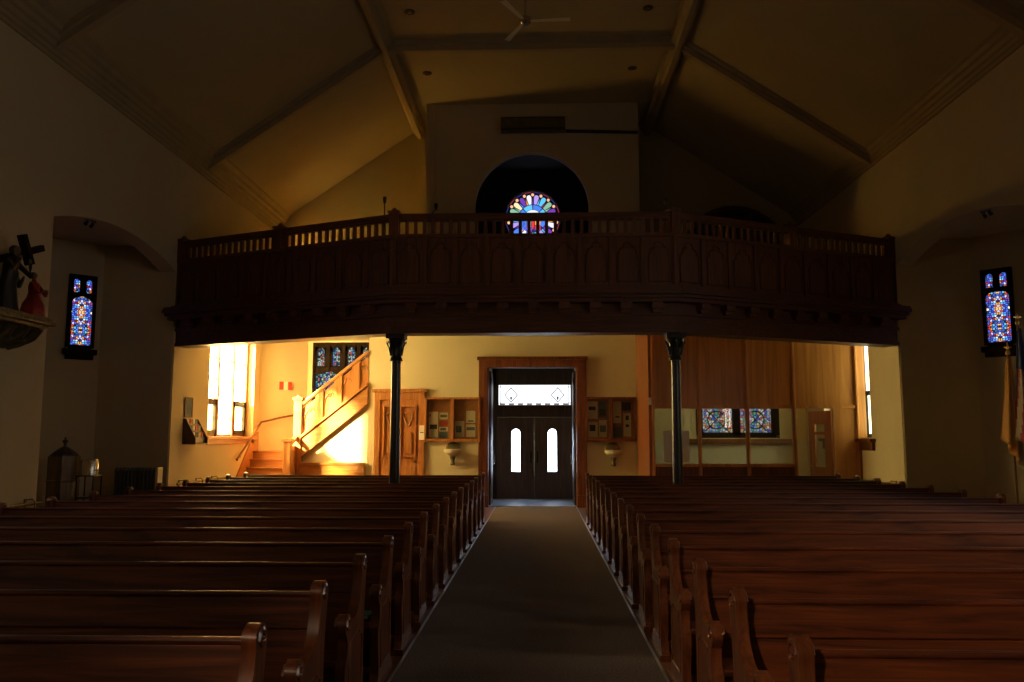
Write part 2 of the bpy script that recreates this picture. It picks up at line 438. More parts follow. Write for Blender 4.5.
MB().box(XR-.14, XR+.28, 17.0, 20.1, 1.53, 1.60).box(XR-.08, XR, 17.05, 20.0, 1.36, 1.53).build('window_sill', 'casing', wo2, bevel=.008)
wo3, _ = window_side('window_3', XL, -1, 'amber_gal', 5.43, 6.13, 'honey', 20.55, 21.42)  # hidden glowing window added to throw gold onto the gallery ceiling

# unseen glowing windows added beside and behind the viewer for ambient light
k = 4
G_ = {}
for nm_, col_, st_ in (('warm', (1, .62, .34), 4), ('soft', (1, .84, .60), 1.1), ('rose', (1, .68, .62), 1.6), ('sand', (1, .84, .64), 8.5), ('cool', (.70, .70, 1), 1.6)):
    G_[nm_] = emis('side_window_'+nm_, col_, st_)
for X, s, mm in ((XL, 1, {-2.5: G_['warm'], 1.6: G_['soft'], 5.7: G_['soft'], 8.6: G_['rose']}), (XR, -1, {-2.5: G_['soft'], 1.6: G_['soft'], 5.7: G_['sand'], 8.6: G_['cool']})):
    for yc in (-2.5, 1.6, 5.7, 8.6):
        f = MB(); z0, z1 = 1.9, 4.7
        for a in (-.62, 0, .62): f.box(X, X+s*.09, yc+a-.05, yc+a+.05, z0, z1)
        for zz in (z0, 3.7, z1): f.box(X, X+s*.09, yc-.67, yc+.67, zz-.05, zz+.05)
        o = struct(f.build('window_%d' % k, 'casing')); k += 1
        MB().box(X+s*.02, X+s*.03, yc-.6, yc+.6, z0, z1).build('pane', mm[yc], o)

# narrow stained glass windows in the canted walls of the two recesses
def lancet(name, org, ang, W, H, mat, label=None):
    """local: x along the wall, y out of the wall into the room, z up"""
    o = bpy.data.objects.new(name, None)
    R = ang
    def place(ob):
        ob.location = org; ob.rotation_euler.z = R
    f = MB(); hw = W/2; e = .055
    f.box(-hw-e, -hw, -.02, .07, 0, H+e); f.box(hw, hw+e, -.02, .07, 0, H+e)
    f.box(-hw-e, hw+e, -.02, .07, H, H+e); f.box(-hw, hw, -.02, .07, -.03, .05)
    zs = H*.735
    f.box(-hw, hw, -.02, .06, zs, zs+.07); f.box(-.055, .055, -.02, .06, zs, H)
    for a, b in ((-hw, -hw+.02), (hw-.02, hw)): f.box(a, b, -.02, .06, zs, H)
    # cusped spandrels above the lower light and in the small lights
    f.prism([(-hw, zs),(-hw, zs-.10),(-hw+.06,zs-.03),(-.03,zs-.005),(0,zs)], -.01, .05, 'xz')
    f.prism([(hw, zs),(hw, zs-.10),(hw-.06,zs-.03),(.03,zs-.005),(0,zs)], -.01, .05, 'xz')
    for c in (-(hw+.035)/2, (hw+.035)/2):
        f.prism([(c-.1,H),(c-.1,H-.1),(c-.045,H-.05),(c,H-.02),(c,H)], -.01, .05, 'xz')
        f.prism([(c+.1,H),(c+.1,H-.1),(c+.045,H-.05),(c,H-.02),(c,H)], -.01, .05, 'xz')
    fo = f.build(name, 'darkframe'); fo['kind'] = 'structure'; place(fo)
    g = MB().box(-hw, hw, 0, .012, .03, H).build('stained_glass', mat, None); g.parent = fo
    s_ = MB().box(-hw-.10, hw+.10, -.02, .13, -.13, -.03).box(-hw-.05, hw+.05, -.02, .09, -.22, -.13).build('window_sill', 'darkframe', None, bevel=.006); s_.parent = fo
    for q in (g, s_):
        if '_o' in q: del q['_o']
    return fo
d = .7071
t = .257; lancet('window_12', (-8.25-t*d*1.414+.02, 15.45-t*d*1.414-.02, 3.27), math.radians(225), .36, 1.30, 'st_niche')
t = .29; lancet('window_13', (8.12+t-.02, 15.75-t-.02, 3.30), math.radians(135), .40, 1.34, 'st_niche')

# stained window behind the stair
f = MB(); x0, x1, z0, z1 = -5.80, -4.22, 1.9, 4.04; Y = 21.32
xs = [x0+(x1-x0)*i/4 for i in range(5)]
f.box(x0, x1, Y, Y+.12, z1-.10, z1); f.box(x0, x1, Y, Y+.12, z0, z0+.08)
for x in xs: f.box(x-.05, x+.05, Y-.01, Y+.12, 3.28, z1)
for x in (xs[0], xs[2], xs[4]): f.box(x-.06, x+.06, Y-.01, Y+.12, z0, 3.35)
for a, b in ((0, 2), (2, 4)):
    xa, xb = xs[a], xs[b]; xm = (xa+xb)/2
    pts = [(xa,3.10),(xa+.08,3.20),(xa+.24,3.24),(xm-.10,3.28),(xm,3.36),(xm+.10,3.28),(xb-.24,3.24),(xb-.08,3.20),(xb,3.10)]
    f.prism(pts+[(xb,3.44),(xa,3.44)], Y+.02, Y+.10, 'xz')
for a in range(4):
    xa, xb = xs[a], xs[a+1]; xm = (xa+xb)/2
    for sx, xe in ((1, xa), (-1, xb)): f.prism([(xe,z1-.05),(xe,z1-.38),(xe+sx*.09,z1-.22),(xm,z1-.10),(xm,z1-.05)], Y+.02, Y+.10, 'xz')
    f.box(xa+.04, xa+.10, Y+.02, Y+.10, 3.4, z1); f.box(xb-.10, xb-.04, Y+.02, Y+.10, 3.4, z1)
wo = struct(f.build('window_14', 'darkframe', None, (-5.01, Y, z0)))
MB().box(x0, x1, Y+.105, Y+.11, z0, z1).build('stained_glass', 'st_stair', wo)
# stained window of the glazed room
f = MB(); x0, x1, z0, z1 = 4.02, 5.92, 1.72, 3.35; xm = 4.95
for x in (x0, xm, x1): f.box(x-.09, x+.09, Y-.02, Y+.12, z0-.05, z1)
f.box(x0, x1, Y-.02, Y+.12, z1-.08, z1+.06); f.box(x0, x1, Y-.02, Y+.12, z0-.12, z0+.02)
for c in (4.47, 5.44):
    f.tube([(c+.22*math.cos(2*PI*i/24), Y+.09, 2.05+.22*math.sin(2*PI*i/24)) for i in range(24)], .016, 6, True)
    f.bar((c-.34,Y+.09,1.72),(c+.34,Y+.09,2.4), .02, .02, (0,1,0)); f.bar((c+.34,Y+.09,1.72),(c-.34,Y+.09,2.4), .02, .02, (0,1,0))
wo = struct(f.build('window_15', 'darkframe', None, (4.95, Y, z0)))
MB().box(x0, x1, Y+.105, Y+.11, z0, z1).build('stained_glass', 'st_cry', wo)
MB().box(3.75, 6.25, Y-.22, Y, 1.46, 1.58).build('window_sill', 'casing', wo, bevel=.006)

# round window in the tower: glass pieces between dark leads
GP = dict(white=(.85,.86,1), lilac=(.45,.32,.85), purple=(.16,.05,.42), blue=(.08,.22,.85), sky=(.12,.55,.95), green=(.25,.5,.35), peach=(.95,.50,.25),
          red=(.75,.05,.05), orange=(1,.35,.05), wine=(.25,.03,.08), yellow=(.95,.8,.45), navy=(.03,.03,.2))
gm = {k_: emis('glass_'+k_, v_, 1.15, sample=False) for k_, v_ in GP.items()}
names = list(GP); g = MB(); cx, cz, R = -.15, 7.57, .76; Yg = YB-.12
def piece(poly, colname):
    g.cur = names.index(colname); g.prism(poly, Yg, Yg+.015, 'xz')
def sector(r0, r1, a0, a1, colname, n=5):
    pts = [(cx+r0*math.cos(a0+(a1-a0)*i/n), cz+r0*math.sin(a0+(a1-a0)*i/n)) for i in range(n+1)]
    pts += [(cx+r1*math.cos(a1-(a1-a0)*i/n), cz+r1*math.sin(a1-(a1-a0)*i/n)) for i in range(n+1)]
    piece(pts, colname)
pc = ['white','purple','green','sky','lilac','white','purple','yellow','green','purple','lilac','blue','white','purple','sky','lilac','purple','white']
for i in range(18):
    a = 2*PI*i/18; w_ = 2*PI/18
    # petal
    pts = []
    for rr, ww in ((.40,.55),(.50,.7),(.58,.78),(.63,.6),(.655,.25)): pts.append((rr, ww))
    poly = [(cx+r_*math.cos(a+w_*.42*q), cz+r_*math.sin(a+w_*.42*q)) for r_, q in pts]+[(cx+r_*math.cos(a-w_*.42*q), cz+r_*math.sin(a-w_*.42*q)) for r_, q in pts[::-1]]
    piece(poly, pc[i])
    for sg in (1,):   # dart between petals
        am = a+w_/2
        poly = [(cx+.40*math.cos(am-.05), cz+.40*math.sin(am-.05)),(cx+.40*math.cos(am+.05), cz+.40*math.sin(am+.05)),(cx+.57*math.cos(am), cz+.57*math.sin(am))]
        piece(poly, ['blue','green','wine','sky','purple','orange'][i % 6])
        c0, s0 = cx+.665*math.cos(am), cz+.665*math.sin(am)
        piece([(c0+.042*math.cos(PI*j/5), s0+.042*math.sin(PI*j/5)) for j in range(10)], 'peach')
    sector(.72, .74, a-w_*.35, a+w_*.35, 'wine' if i % 2 else 'navy')
for i in range(8): sector(.25, .375, 2*PI*i/8+.04, 2*PI*(i+1)/8-.04, ['sky','blue','sky','blue','navy','purple','navy','blue'][i])
sector(.0, .235, 0.05, PI-.05, 'white', 14)
for (a, b, c_, d_, q) in ((-.30,-.17,-.33,-.06,'blue'),(-.15,-.05,-.32,-.05,'white'),(-.03,.04,-.30,-.05,'red'),(.06,.22,-.18,-.05,'orange'),(.06,.22,-.32,-.20,'red')):
    piece([(cx+a,cz+c_),(cx+b,cz+c_),(cx+b,cz+d_),(cx+a,cz+d_)], q)
f = MB()
f.tube([(cx+(R+.05)*math.cos(2*PI*i/48), Yg, cz+(R+.05)*math.sin(2*PI*i/48)) for i in range(48)], .07, 8, True)
f.lathe([(.001,0),(R+.03,0),(R+.03,.03),(.001,.03)], (cx, Yg+.02, cz), 48, 'y')
fo = struct(f.build('window_16', 'iron', None, (cx, Yg, cz), smooth=True))
g.build('stained_glass', gm[names[0]], fo, mats=[gm[q] for q in names[1:]], fix=True)

# dark arched window at the right of the gallery's rear wall
f = MB(); cx2, r2, z2 = 5.06, 1.30, 6.28
pts = [(cx2+r2*math.cos(PI*i/24), z2+r2*.95*math.sin(PI*i/24)) for i in range(25)]
f.prism([(cx2+r2,GF+.6)]+pts+[(cx2-r2,GF+.6)], YG-.08, YG-.005, 'xz')
fo = struct(f.build('window_17', 'green', None, (cx2, YG, GF+.6)))
q = MB(); q.tube([(cx2+(r2+.02)*math.cos(PI*i/24), YG-.08, z2+(r2*.95+.02)*math.sin(PI*i/24)) for i in range(25)], .05, 8)
for a in (-.44, .44): q.box(cx2+a-.03, cx2+a+.03, YG-.12, YG-.07, GF+.6, z2+1.1)
q.build('window_frame', 'darkdoor', fo)

# ------------------------------------------------------------------ entrance doors and vestibule
c_ = MB()
c_.box(-1.42, -1.21, YW-.09, YW+.05, .28, 3.27); c_.box(.90, 1.12, YW-.09, YW+.05, .28, 3.27)
c_.box(-1.42, 1.12, YW-.09, YW+.05, 3.27, 3.44); c_.box(-1.46, 1.16, YW-.13, YW+.03, 3.44, 3.52)
c_.box(-1.21, -1.19, YW-.04, YW+.24, 0, 3.29); c_.box(.88, .90, YW-.04, YW+.24, 0, 3.29); c_.box(-1.19, .88, YW-.04, YW+.24, 3.26, 3.30)
c_.box(-1.44, -1.19, YW-.11, YW+.05, 0, .28); c_.box(.88, 1.14, YW-.11, YW+.05, 0, .28)
struct(c_.build('trim_8', 'casing', bevel=.008))
YD = 22.35
c_ = MB()
c_.box(dl, -1.13, YD, YD+.12, 0, GS); c_.box(.90, dr+.03, YD, YD+.12, 0, GS)
c_.box(dl, dr+.03, YD, YD+.12, 3.0, GS); c_.box(-1.13, .90, YD, YD+.12, 2.15, 2.47)
c_.box(-1.13, -1.07, YD, YD+.12, 2.47, 3.0); c_.box(.84, .90, YD, YD+.12, 2.47, 3.0)
c_.box(-1.15, .92, YD-.03, YD, 2.15, 2.20); c_.box(-1.16, -1.11, YD-.03, YD, 0, 2.20); c_.box(.88, .93, YD-.03, YD, 0, 2.20)
struct(c_.build('trim_9', 'darkdoor'))
g = MB(); tg0, tg1 = -1.07, .84; ZT = 2.47
g.cur = 0; g.box(tg0, tg1, YD+.05, YD+.06, 2.42, 3.0)
g.cur = 1
for z in (2.52, 2.95): g.box(tg0, tg1, YD+.03, YD+.05, z-.007, z+.007)
for x in (tg0+.05, tg1-.05): g.box(x-.006, x+.006, YD+.03, YD+.05, 2.42, 3.05)
for x in (-.74, .50):
    for (a, b) in (((-.17,0),(0,.19)),((0,.19),(.17,0)),((.17,0),(0,-.19)),((0,-.19),(-.17,0))):
        g.bar((x+a[0],YD+.04,2.735+a[1]),(x+b[0],YD+.04,2.735+b[1]), .02, .028, (0,1,0))
g.cur = 2
for i in range(8): g.box(tg0+.03+i*.24, tg0+.17+i*.24, YD+.03, YD+.05, 2.475, 2.505)
g.cur = 3
for x in (-.74, .50): g.prism([(x-.03,2.66),(x,2.58),(x+.03,2.66),(x,2.71)], YD+.035, YD+.05, 'xz')
struct(g.build('window_18', 'transomglass', None, (0,YD,2.42), mats=['iron', 'redink', 'bluegrey']))
def entry_leaf(name, x0, x1, px):
    """door leaf with an arched slit light"""
    r = .115; zt = 1.72; zb = .72
    d_ = MB(); d_.box(x0, px-r, YD, YD+.05, .02, 2.14); d_.box(px+r, x1, YD, YD+.05, .02, 2.14); d_.box(px-r, px+r, YD, YD+.05, .02, zb)
    arch = [(px+r*math.cos(PI*i/12), zt+r*math.sin(PI*i/12)) for i in range(13)]
    d_.prism([(px+r,2.14)]+arch+[(px-r,2.14)], YD, YD+.05, 'xz')
    o = struct(d_.build(name, 'leaf', None, ((x0+x1)/2, YD, 0)))
    MB().prism([(px+r,zb)]+arch+[(px-r,zb)], YD+.03, YD+.036, 'xz').build('door_glass', 'bluewhite', o)
    q = MB(); q.tube([(px+(r+.012)*math.cos(PI*i/12), YD-.004, zt+(r+.012)*math.sin(PI*i/12)) for i in range(13)], .012, 6); q.box(px-r-.024,px-r,YD-.014,YD,zb-.02,zt); q.box(px+r,px+r+.024,YD-.014,YD,zb-.02,zt); q.box(px-r-.024,px+r+.024,YD-.014,YD,zb-.03,zb)
    q.build('glass_moulding', 'darkdoor', o)
    q = MB(); xm = x1-.08 if px < -.2 else x0+.08
    q.box(xm-.02, xm+.02, YD-.06, YD-.03, .95, 1.25); q.box(xm-.01,xm+.01,YD-.04,YD,.96,.99); q.box(xm-.01,xm+.01,YD-.04,YD,1.21,1.24)
    q.build('pull_handle', 'iron', o)
entry_leaf('door_1', -1.11, -.13, -.61); entry_leaf('door_2', -.12, .88, .35)
# inner folded-back leaves inside the casing
for i, (x, s) in enumerate(((dl+.03, 1), (dr-.03, -1))):
    b = MB(); b.box(x, x+s*.05, YW+.24, YW+1.18, .03, 3.2)
    o = struct(b.build('door_%d' % (3+i), 'darkdoor', None, (x, YW+.7, 0)))
    q = MB()
    for z in (.5, 1.7, 2.9): q.box(x+s*.05, x+s*.062, YW+.24, YW+.28, z, z+.14)
    q.build('hinge', 'iron', o)
    q = MB(); 
    for z0_, z1_ in ((.2, 1.4), (1.55, 3.05)): q.box(x+s*.05, x+s*.06, YW+.38, YW+1.04, z0_, z1_)
    q.build('door_panel', 'darkdoor', o)
    MB().box(x+s*.06, x+s*.10, YW+1.08, YW+1.12, .95, 1.2).build('door_handle', 'steel', o)

# small carved door in the cream wall
c_ = MB(); x0, x1 = -3.90, -2.70
c_.box(x0, x0+.14, YW-.06, YW, 0, 2.5); c_.box(x1-.14, x1, YW-.06, YW, 0, 2.5); c_.box(x0, x1, YW-.06, YW, 2.5, 2.68); c_.box(x0-.05, x1+.05, YW-.1, YW, 2.68, 2.76)
struct(c_.build('trim_10', 'honey', bevel=.006))
b = MB(); b.box(x0+.14, x1-.14, YW-.03, YW-.002, .02, 2.5)
o = struct(b.build('door_5', 'honey', None, ((x0+x1)/2, YW, 0)))
for xa, xb in ((x0+.24, x0+.56), (x0+.64, x1-.22)):
    xm = (xa+xb)/2; w_ = (xb-xa)/2
    q = MB()
    q.box(xa-.03, xa+.01, YW-.075, YW-.03, 1.2, 2.34); q.box(xb-.01, xb+.03, YW-.075, YW-.03, 1.2, 2.34); q.box(xa-.03, xb+.03, YW-.075, YW-.03, 1.16, 1.2)
    q.box(xa-.03,xb+.03,YW-.075,YW-.03,2.34,2.38)
    q.prism([(xa+.08,1.25),(xb-.08,1.25),(xb-.08,1.75),(xa+.08,1.75)], YW-.062, YW-.03, 'xz')
    q.box(xa+.03,xb-.03,YW-.034,YW-.03,1.2,2.3)
    q.tube([(xm+w_*.55*math.cos(2*PI*i/18)*(1+.25*math.cos(3*(2*PI*i/18)-PI/2)), YW-.04, 2.07+w_*.9*math.sin(2*PI*i/18)*(1+.2*math.cos(3*(2*PI*i/18)-PI/2))) for i in range(18)], .022, 6, True)
    q.box(xa, xb, YW-.05, YW-.03, .25, .95)
    q.build('carved_panel', 'honey', o)
q = MB(); q.lathe([(.0,0),(.03,0),(.035,-.02),(.02,-.04),(.03,-.06),(.0,-.08)][:5], (x1-.20, YW-.03, 1.05), 12, 'y'); q.build('door_knob', 'brass', o, smooth=True)

# ------------------------------------------------------------------ stair
rt = thing('staircase', (-5.2, 19.9, 0), 'honey oak staircase winding up to the gallery at the left of the rear wall', 'staircase')
hs = .185
for i in range(7):
    y = 18.75+i*.20
    MB().box(XL+.03, -5.80, y, 21.0, hs*i, hs*(i+1)-.03).box(XL+.03, -5.78, y-.03, 21.0, hs*(i+1)-.03, hs*(i+1)).build('step', 'honeyx', rt)
for i in range(13):
    x = -5.66+i*.235; z = 1.295+hs*i
    if z+hs > 4.05: break
    MB().box(x, x+.45, YW+.12, 21.28, z-.1, z+hs-.03).box(x-.03, x+.45, YW+.12, 21.28, z+hs-.03, z+hs).build('step', 'honeyx', rt)
def P(x, z, y=YW): return (x, y, z)
def lin(x, za): return za+(x+5.66)*.80
# stringer, parapet
st = MB(); st.prism([(-5.66,1.12),(-4.06,1.12+1.6*.80),(-4.06,1.62+1.6*.79),(-5.66,1.62)], YW-.05, YW+.04, 'xz')
st.build('stringer', 'honeyx', rt, bevel=.006)
mo = MB(); mo.bar(P(-5.66,1.62,YW-.02), P(-4.06,2.88,YW-.02), .14, .05); mo.bar(P(-5.66,1.15,YW-.02), P(-4.06,2.43,YW-.02), .12, .04)
mo.build('stringer_moulding', 'honeyx', rt)
pn = MB(); pn.prism([(-5.62,1.62),(-4.06,2.88),(-4.06,3.56),(-5.62,2.30)], YW-.01, YW+.02, 'xz'); pn.build('parapet_panel', 'honey', rt)
for x in (-5.22, -4.78, -4.36):
    za = 1.62+(x+5.66)*.7875
    MB().prism([(x-.09,za-.05),(x+.09,za+.09),(x+.09,za+.80),(x-.09,za+.66)], YW-.05, YW+.04, 'xz').build('parapet_stile', 'honey', rt)
for xa, xb in ((-5.6,-5.31),(-5.13,-4.87),(-4.69,-4.45),(-4.27,-4.08)):
    xm = (xa+xb)/2; za = 1.62+(xm+5.66)*.7875; w_ = (xb-xa)/2
    q = MB(); 
    q.tube([(xm+w_*.8*math.cos(PI*i/10), YW-.02, za+.38+w_*.7875*.8*math.cos(PI*i/10)+.13*math.sin(PI*i/10)) for i in range(11)], .014, 6)
    q.tube([(xm+.05*math.cos(2*PI*i/10), YW-.02, za+.50+.05*math.sin(2*PI*i/10)) for i in range(10)], .012, 6, True)
    q.build('tracery', 'honeyx', rt)
MB().bar(P(-5.72,2.34), P(-4.06,3.66), .13, .08).build('handrail', 'honeyx', rt, bevel=.015)
q = MB(); q.box(-5.81,-5.63,YW-.09,YW+.09,0,2.50); q.box(-5.84,-5.60,YW-.12,YW+.12,2.50,2.56); q.prism([(-5.80,2.56),(-5.64,2.56),(-5.72,2.62)], YW-.07, YW+.07, 'xz'); q.box(-5.84,-5.60,YW-.12,YW+.12,0,.2)
q.build('newel_post', 'honey', rt, bevel=.008)
q = MB(); q.box(-5.86,-5.70,19.22,19.38,0,1.52); q.box(-5.90,-5.66,19.18,19.42,1.52,1.59); q.box(-5.89,-5.67,19.19,19.41,0,.2)
q.build('newel_post', 'honey', rt, bevel=.008)
q = MB(); q.bar((-5.78,19.38,1.42),(-5.74,19.82,1.62), .08,.07); q.box(-5.80,-5.74,19.38,19.82,.5,1.42); q.build('return_parapet', 'honey', rt)
MB().box(-5.62, -4.10, YW-.10, YW-.0, 0, .98).box(-5.62,-4.10,YW-.13,YW,.98,1.03).build('base_panelling', 'honeyx', rt)
MB().prism([(18.5,0),(20.3,0),(20.3,1.75),(19.9,1.62),(18.5,.35)], XL+.02, XL+.05, 'yz').build('wall_skirt', 'honeyx', rt)
wr_ = MB(); path = [(XL+.10,18.75,1.12),(XL+.10,20.3,1.98),(-6.4,20.68,2.10),(-5.95,21.17,2.22)]
wr_.tube(path, .026, 10)
rr_ = wr_.build('wall_handrail', 'casing', None, (XL+.1,19.5,1.5), smooth=True); tag(rr_, 'slim dark handrail fixed to the lit left wall above the stair', 'handrail')
br = MB()
for y, z in ((19.0,1.23),): br.tube([(XL+.02,y,z-.07),(XL+.08,y,z-.07),(XL+.10,y,z-.01)], .012, 8)
br.build('bracket', 'brass', rr_)

# ------------------------------------------------------------------ glazed room partition
rt = thing('glazed_partition', (4.5, 17.8, 0), 'tall veneered partition with a band of clear glass beside the right column', 'partition')
YP = 17.8; px = [2.39, 3.36, 4.36, 5.33, 6.62]
for i, x in enumerate(px):
    MB().box(x-.035, x+.035, YP-.05, YP+.05, 0, GS).box(x-.018, x+.018, YP-.075, YP-.05, 0, GS).build('post', 'ply', rt, bevel=.006)
MB().box(px[0]+.035, px[-1], YP-.05, YP+.04, 2.22, 2.29).build('rail', 'ply', rt)
MB().box(px[0]+.035, px[3], YP-.05, YP+.04, 1.01, 1.08).build('rail', 'ply', rt)
for i in range(4):
    MB().box(px[i]+.035, px[i+1]-.035, YP-.01, YP+.02, 2.29, GS).build('veneer_panel', 'ply', rt)
for i in range(3):
    MB().box(px[i]+.035, px[i+1]-.035, YP-.01, YP+.02, .0, 1.01).build('base_panel', 'casing', rt)
    MB().box(px[i]+.035, px[i+1]-.035, YP, YP+.006, 1.08, 2.22).build('glass_pane', 'glass', rt)
# return to the rear wall, warm end casing
MB().box(2.30, 2.36, YP-.05, YW, 0, GS).build('return_panel', 'casing2', rt, bevel=.006)
MB().box(6.12, 6.20, YP-.05, YP+.04, 0, 2.22).build('door_jamb', 'ply', rt)
MB().box(6.20, 6.585, YP-.02, YP+.02, 0, 2.22).build('side_panel', 'ply', rt)
MB().box(6.62, XR-.02, YP-.03, YP+.03, 0, GS).box(XR-.02, XR+.11, YP-.03, YP+.03, 1.62, 3.97).build('scribe', 'ply', rt)
# open door leaf swung into the room
th = math.radians(75); hx, hy = 6.12, YP+.06
dd = bpy.data.objects.new('partition_door', None)
def leafp(u, off, z): return (hx-u*math.cos(th)+off*math.sin(th), hy+u*math.sin(th)+off*math.cos(th), z)
def lbox(m, u0, u1, o0_, o1_, z0, z1):
    m.hexa([leafp(u0,o0_,z0),leafp(u1,o0_,z0),leafp(u1,o1_,z0),leafp(u0,o1_,z0)], [leafp(u0,o0_,z1),leafp(u1,o0_,z1),leafp(u1,o1_,z1),leafp(u0,o1_,z1)])
m_ = MB()
for u0, u1, z0, z1 in ((0,.24,.03,2.18),(.60,.82,.03,2.18),(.24,.60,.03,1.0),(.24,.60,1.9,2.18),(.24,.60,1.68,1.74)): lbox(m_, u0,u1,-.02,.02,z0,z1)
o = m_.build('partition_door', 'honey', None, (hx, hy, 0)); tag(o, 'orange oak door with a glass light standing open at the partition', 'door')
m_ = MB(); lbox(m_, .24, .60, -.004, .004, 1.0, 1.9); m_.build('door_glass', 'glass', o)
m_ = MB(); lbox(m_, .74, .77, -.07, .07, .98, 1.02); m_.build('door_knob', 'brass', o)

# white box-like notice standing inside the glazed room
q = MB(); q.box(2.60, 3.14, YP-.012, YP-.004, 1.12, 1.76)
tag(q.build('sheet', 'white', None, (2.85,YP+.012,1.12)), 'plain white sheet fixed to the first glass pane of the partition', 'sheet')

# ------------------------------------------------------------------ gallery
path = [(XL, 15.50), (-2.40, 13.6), (2.24, 13.6), (XR, 15.76)]
def miter(path):
    out = []
    for i, p in enumerate(path):
        p = Vector(p)
        ns = []
        for a, b in ((i-1, i), (i, i+1)):
            if a < 0 or b >= len(path): continue
            d_ = (Vector(path[b])-Vector(path[a])).normalized(); ns.append(Vector((d_.y, -d_.x)))
        n_ = sum(ns, Vector((0,0))).normalized(); k_ = 1/max(n_.dot(ns[0]), .3)
        out.append((p, n_*k_))
    return out
MT = miter(path)
def off(i, o): p, n_ = MT[i]; q = p+n_*o; return q
def sweep(m, o0_, o1_, z0, z1, segs=(0,1,2)):
    for i in segs:
        a0_, a1_, b0_, b1_ = off(i,o0_), off(i,o1_), off(i+1,o0_), off(i+1,o1_)
        m.hexa([(a0_.x,a0_.y,z0),(a1_.x,a1_.y,z0),(b1_.x,b1_.y,z0),(b0_.x,b0_.y,z0)], [(a0_.x,a0_.y,z1),(a1_.x,a1_.y,z1),(b1_.x,b1_.y,z1),(b0_.x,b0_.y,z1)])
gal = thing('gallery', (0, 15, 3.32), 'dark oak choir gallery spanning the rear of the nave on two iron columns', 'balcony')
m_ = MB(); pts = [tuple(off(i, -.05)) for i in range(4)]
m_.prism(pts+[(XR, YB),(XL, YB)], GS, GF, 'xy'); m_.build('deck', 'soffit', gal)
m_ = MB(); sweep(m_, -.32, 0, 3.33, 3.68); sweep(m_, -.34, .03, 3.32, 3.38); sweep(m_, 0, .04, 3.60, 3.66); sweep(m_, -.1, 0, 3.68, 4.1); m_.build('beam', 'galx', gal)
m_ = MB()
for a, z0, z1 in ((.20,3.80,3.86),(.27,3.86,3.91),(.33,3.91,3.98),(.30,3.98,4.02),(.12,4.02,4.07),(.07,4.07,4.10)): sweep(m_, -.02, a, z0, z1)
m_.build('cornice', 'galx', gal)
def seg_frame(i):
    a, b = Vector(path[i]), Vector(path[i+1]); d_ = (b-a); L_ = d_.length; d_ = d_/L_; n_ = Vector((d_.y, -d_.x)); return a, d_, n_, L_
def sbox(m, i, u0, u1, o0_, o1_, z0, z1):
    a, d_, n_, L_ = seg_frame(i)
    c4 = [a+d_*u+n_*o for u, o in ((u0,o0_),(u1,o0_),(u1,o1_),(u0,o1_))]
    m.hexa([(p.x,p.y,z0) for p in c4], [(p.x,p.y,z1) for p in c4])
for i in range(3):
    a, d_, n_, L_ = seg_frame(i)
    for k in range(int(L_/.5)):
        u = .25+k*.5+(L_-int(L_/.5)*.5)/2
        m_ = MB(); sbox(m_, i, u-.09, u+.09, 0, .17, 3.70, 3.80); sbox(m_, i, u-.07, u+.07, 0, .11, 3.64, 3.70)
        m_.build('bracket', 'gal', gal)
pitch = [.52, .515, .52]
for i in range(3):
    a, d_, n_, L_ = seg_frame(i)
    m_ = MB(); sweep(m_, -.07, 0, 4.08, 4.93, (i,)); sweep(m_, -.09, .05, 4.91, 4.97, (i,)); par = m_.build('parapet', 'gal', gal)
    N_ = 9; pt = L_/N_
    for k in range(N_):
        u = pt*(k+.5); h_ = pt/2-.06
        m_ = MB(); sbox(m_, i, u-pt/2-.045, u-pt/2+.045, 0, .035, 4.1, 4.91)
        if k == N_-1: sbox(m_, i, u+pt/2-.045, u+pt/2+.045, 0, .035, 4.1, 4.91)
        def W_(uu, zz, oo=.012): p = a+d_*uu+n_*oo; return (p.x, p.y, zz)
        # trefoil headed moulding
        pts = [W_(u-h_+.03,4.16), W_(u-h_+.03,4.62)]
        for (cu, cz_, r_, a0_, a1_) in ((-.07,4.66,.075,200,70),(0,4.74,.08,165,15),(.07,4.66,.075,110,-20)):
            for j in range(6): t_ = math.radians(a0_+(a1_-a0_)*j/5); pts.append(W_(u+cu+r_*math.cos(t_), cz_+r_*math.sin(t_)))
        pts += [W_(u+h_-.03,4.62), W_(u+h_-.03,4.16)]
        m_.tube(pts, .014, 5, True)
        m_.build('panel_moulding', 'gal', par)
    # railing
    m_ = MB(); sweep(m_, -.10, .04, 5.23, 5.32, (i,)); sweep(m_, -.07, .01, 5.20, 5.23, (i,)); rail = m_.build('railing', 'galx', gal)
    nb = int(round(L_/.145))
    for k in range(nb):
        u = (k+.5)*L_/nb
        if i != 1 and abs(u-L_/2) < .08: continue
        m_ = MB(); sbox(m_, i, u-.028, u+.028, -.05, -.005, 4.97, 5.20); m_.build('baluster', 'gal', rail)
for (i, u) in ((0,.10),(0,None),(1,0),(2,0),(2,None),(2,'e')):
    a, d_, n_, L_ = seg_frame(i)
    if u is None: u = L_/2
    if u == 'e': u = L_-.10
    m_ = MB(); sbox(m_, i, u-.08, u+.08, -.12, .05, 4.97, 5.36); sbox(m_, i, u-.10, u+.10, -.14, .07, 5.33, 5.37)
    p = a+d_*u-n_*.035
    m_.lathe([(.001,5.37),(.05,5.37),(.055,5.40),(.03,5.43),(.001,5.45)], (p.x,p.y,0), 10)
    m_.build('newel_post', 'gal', gal)

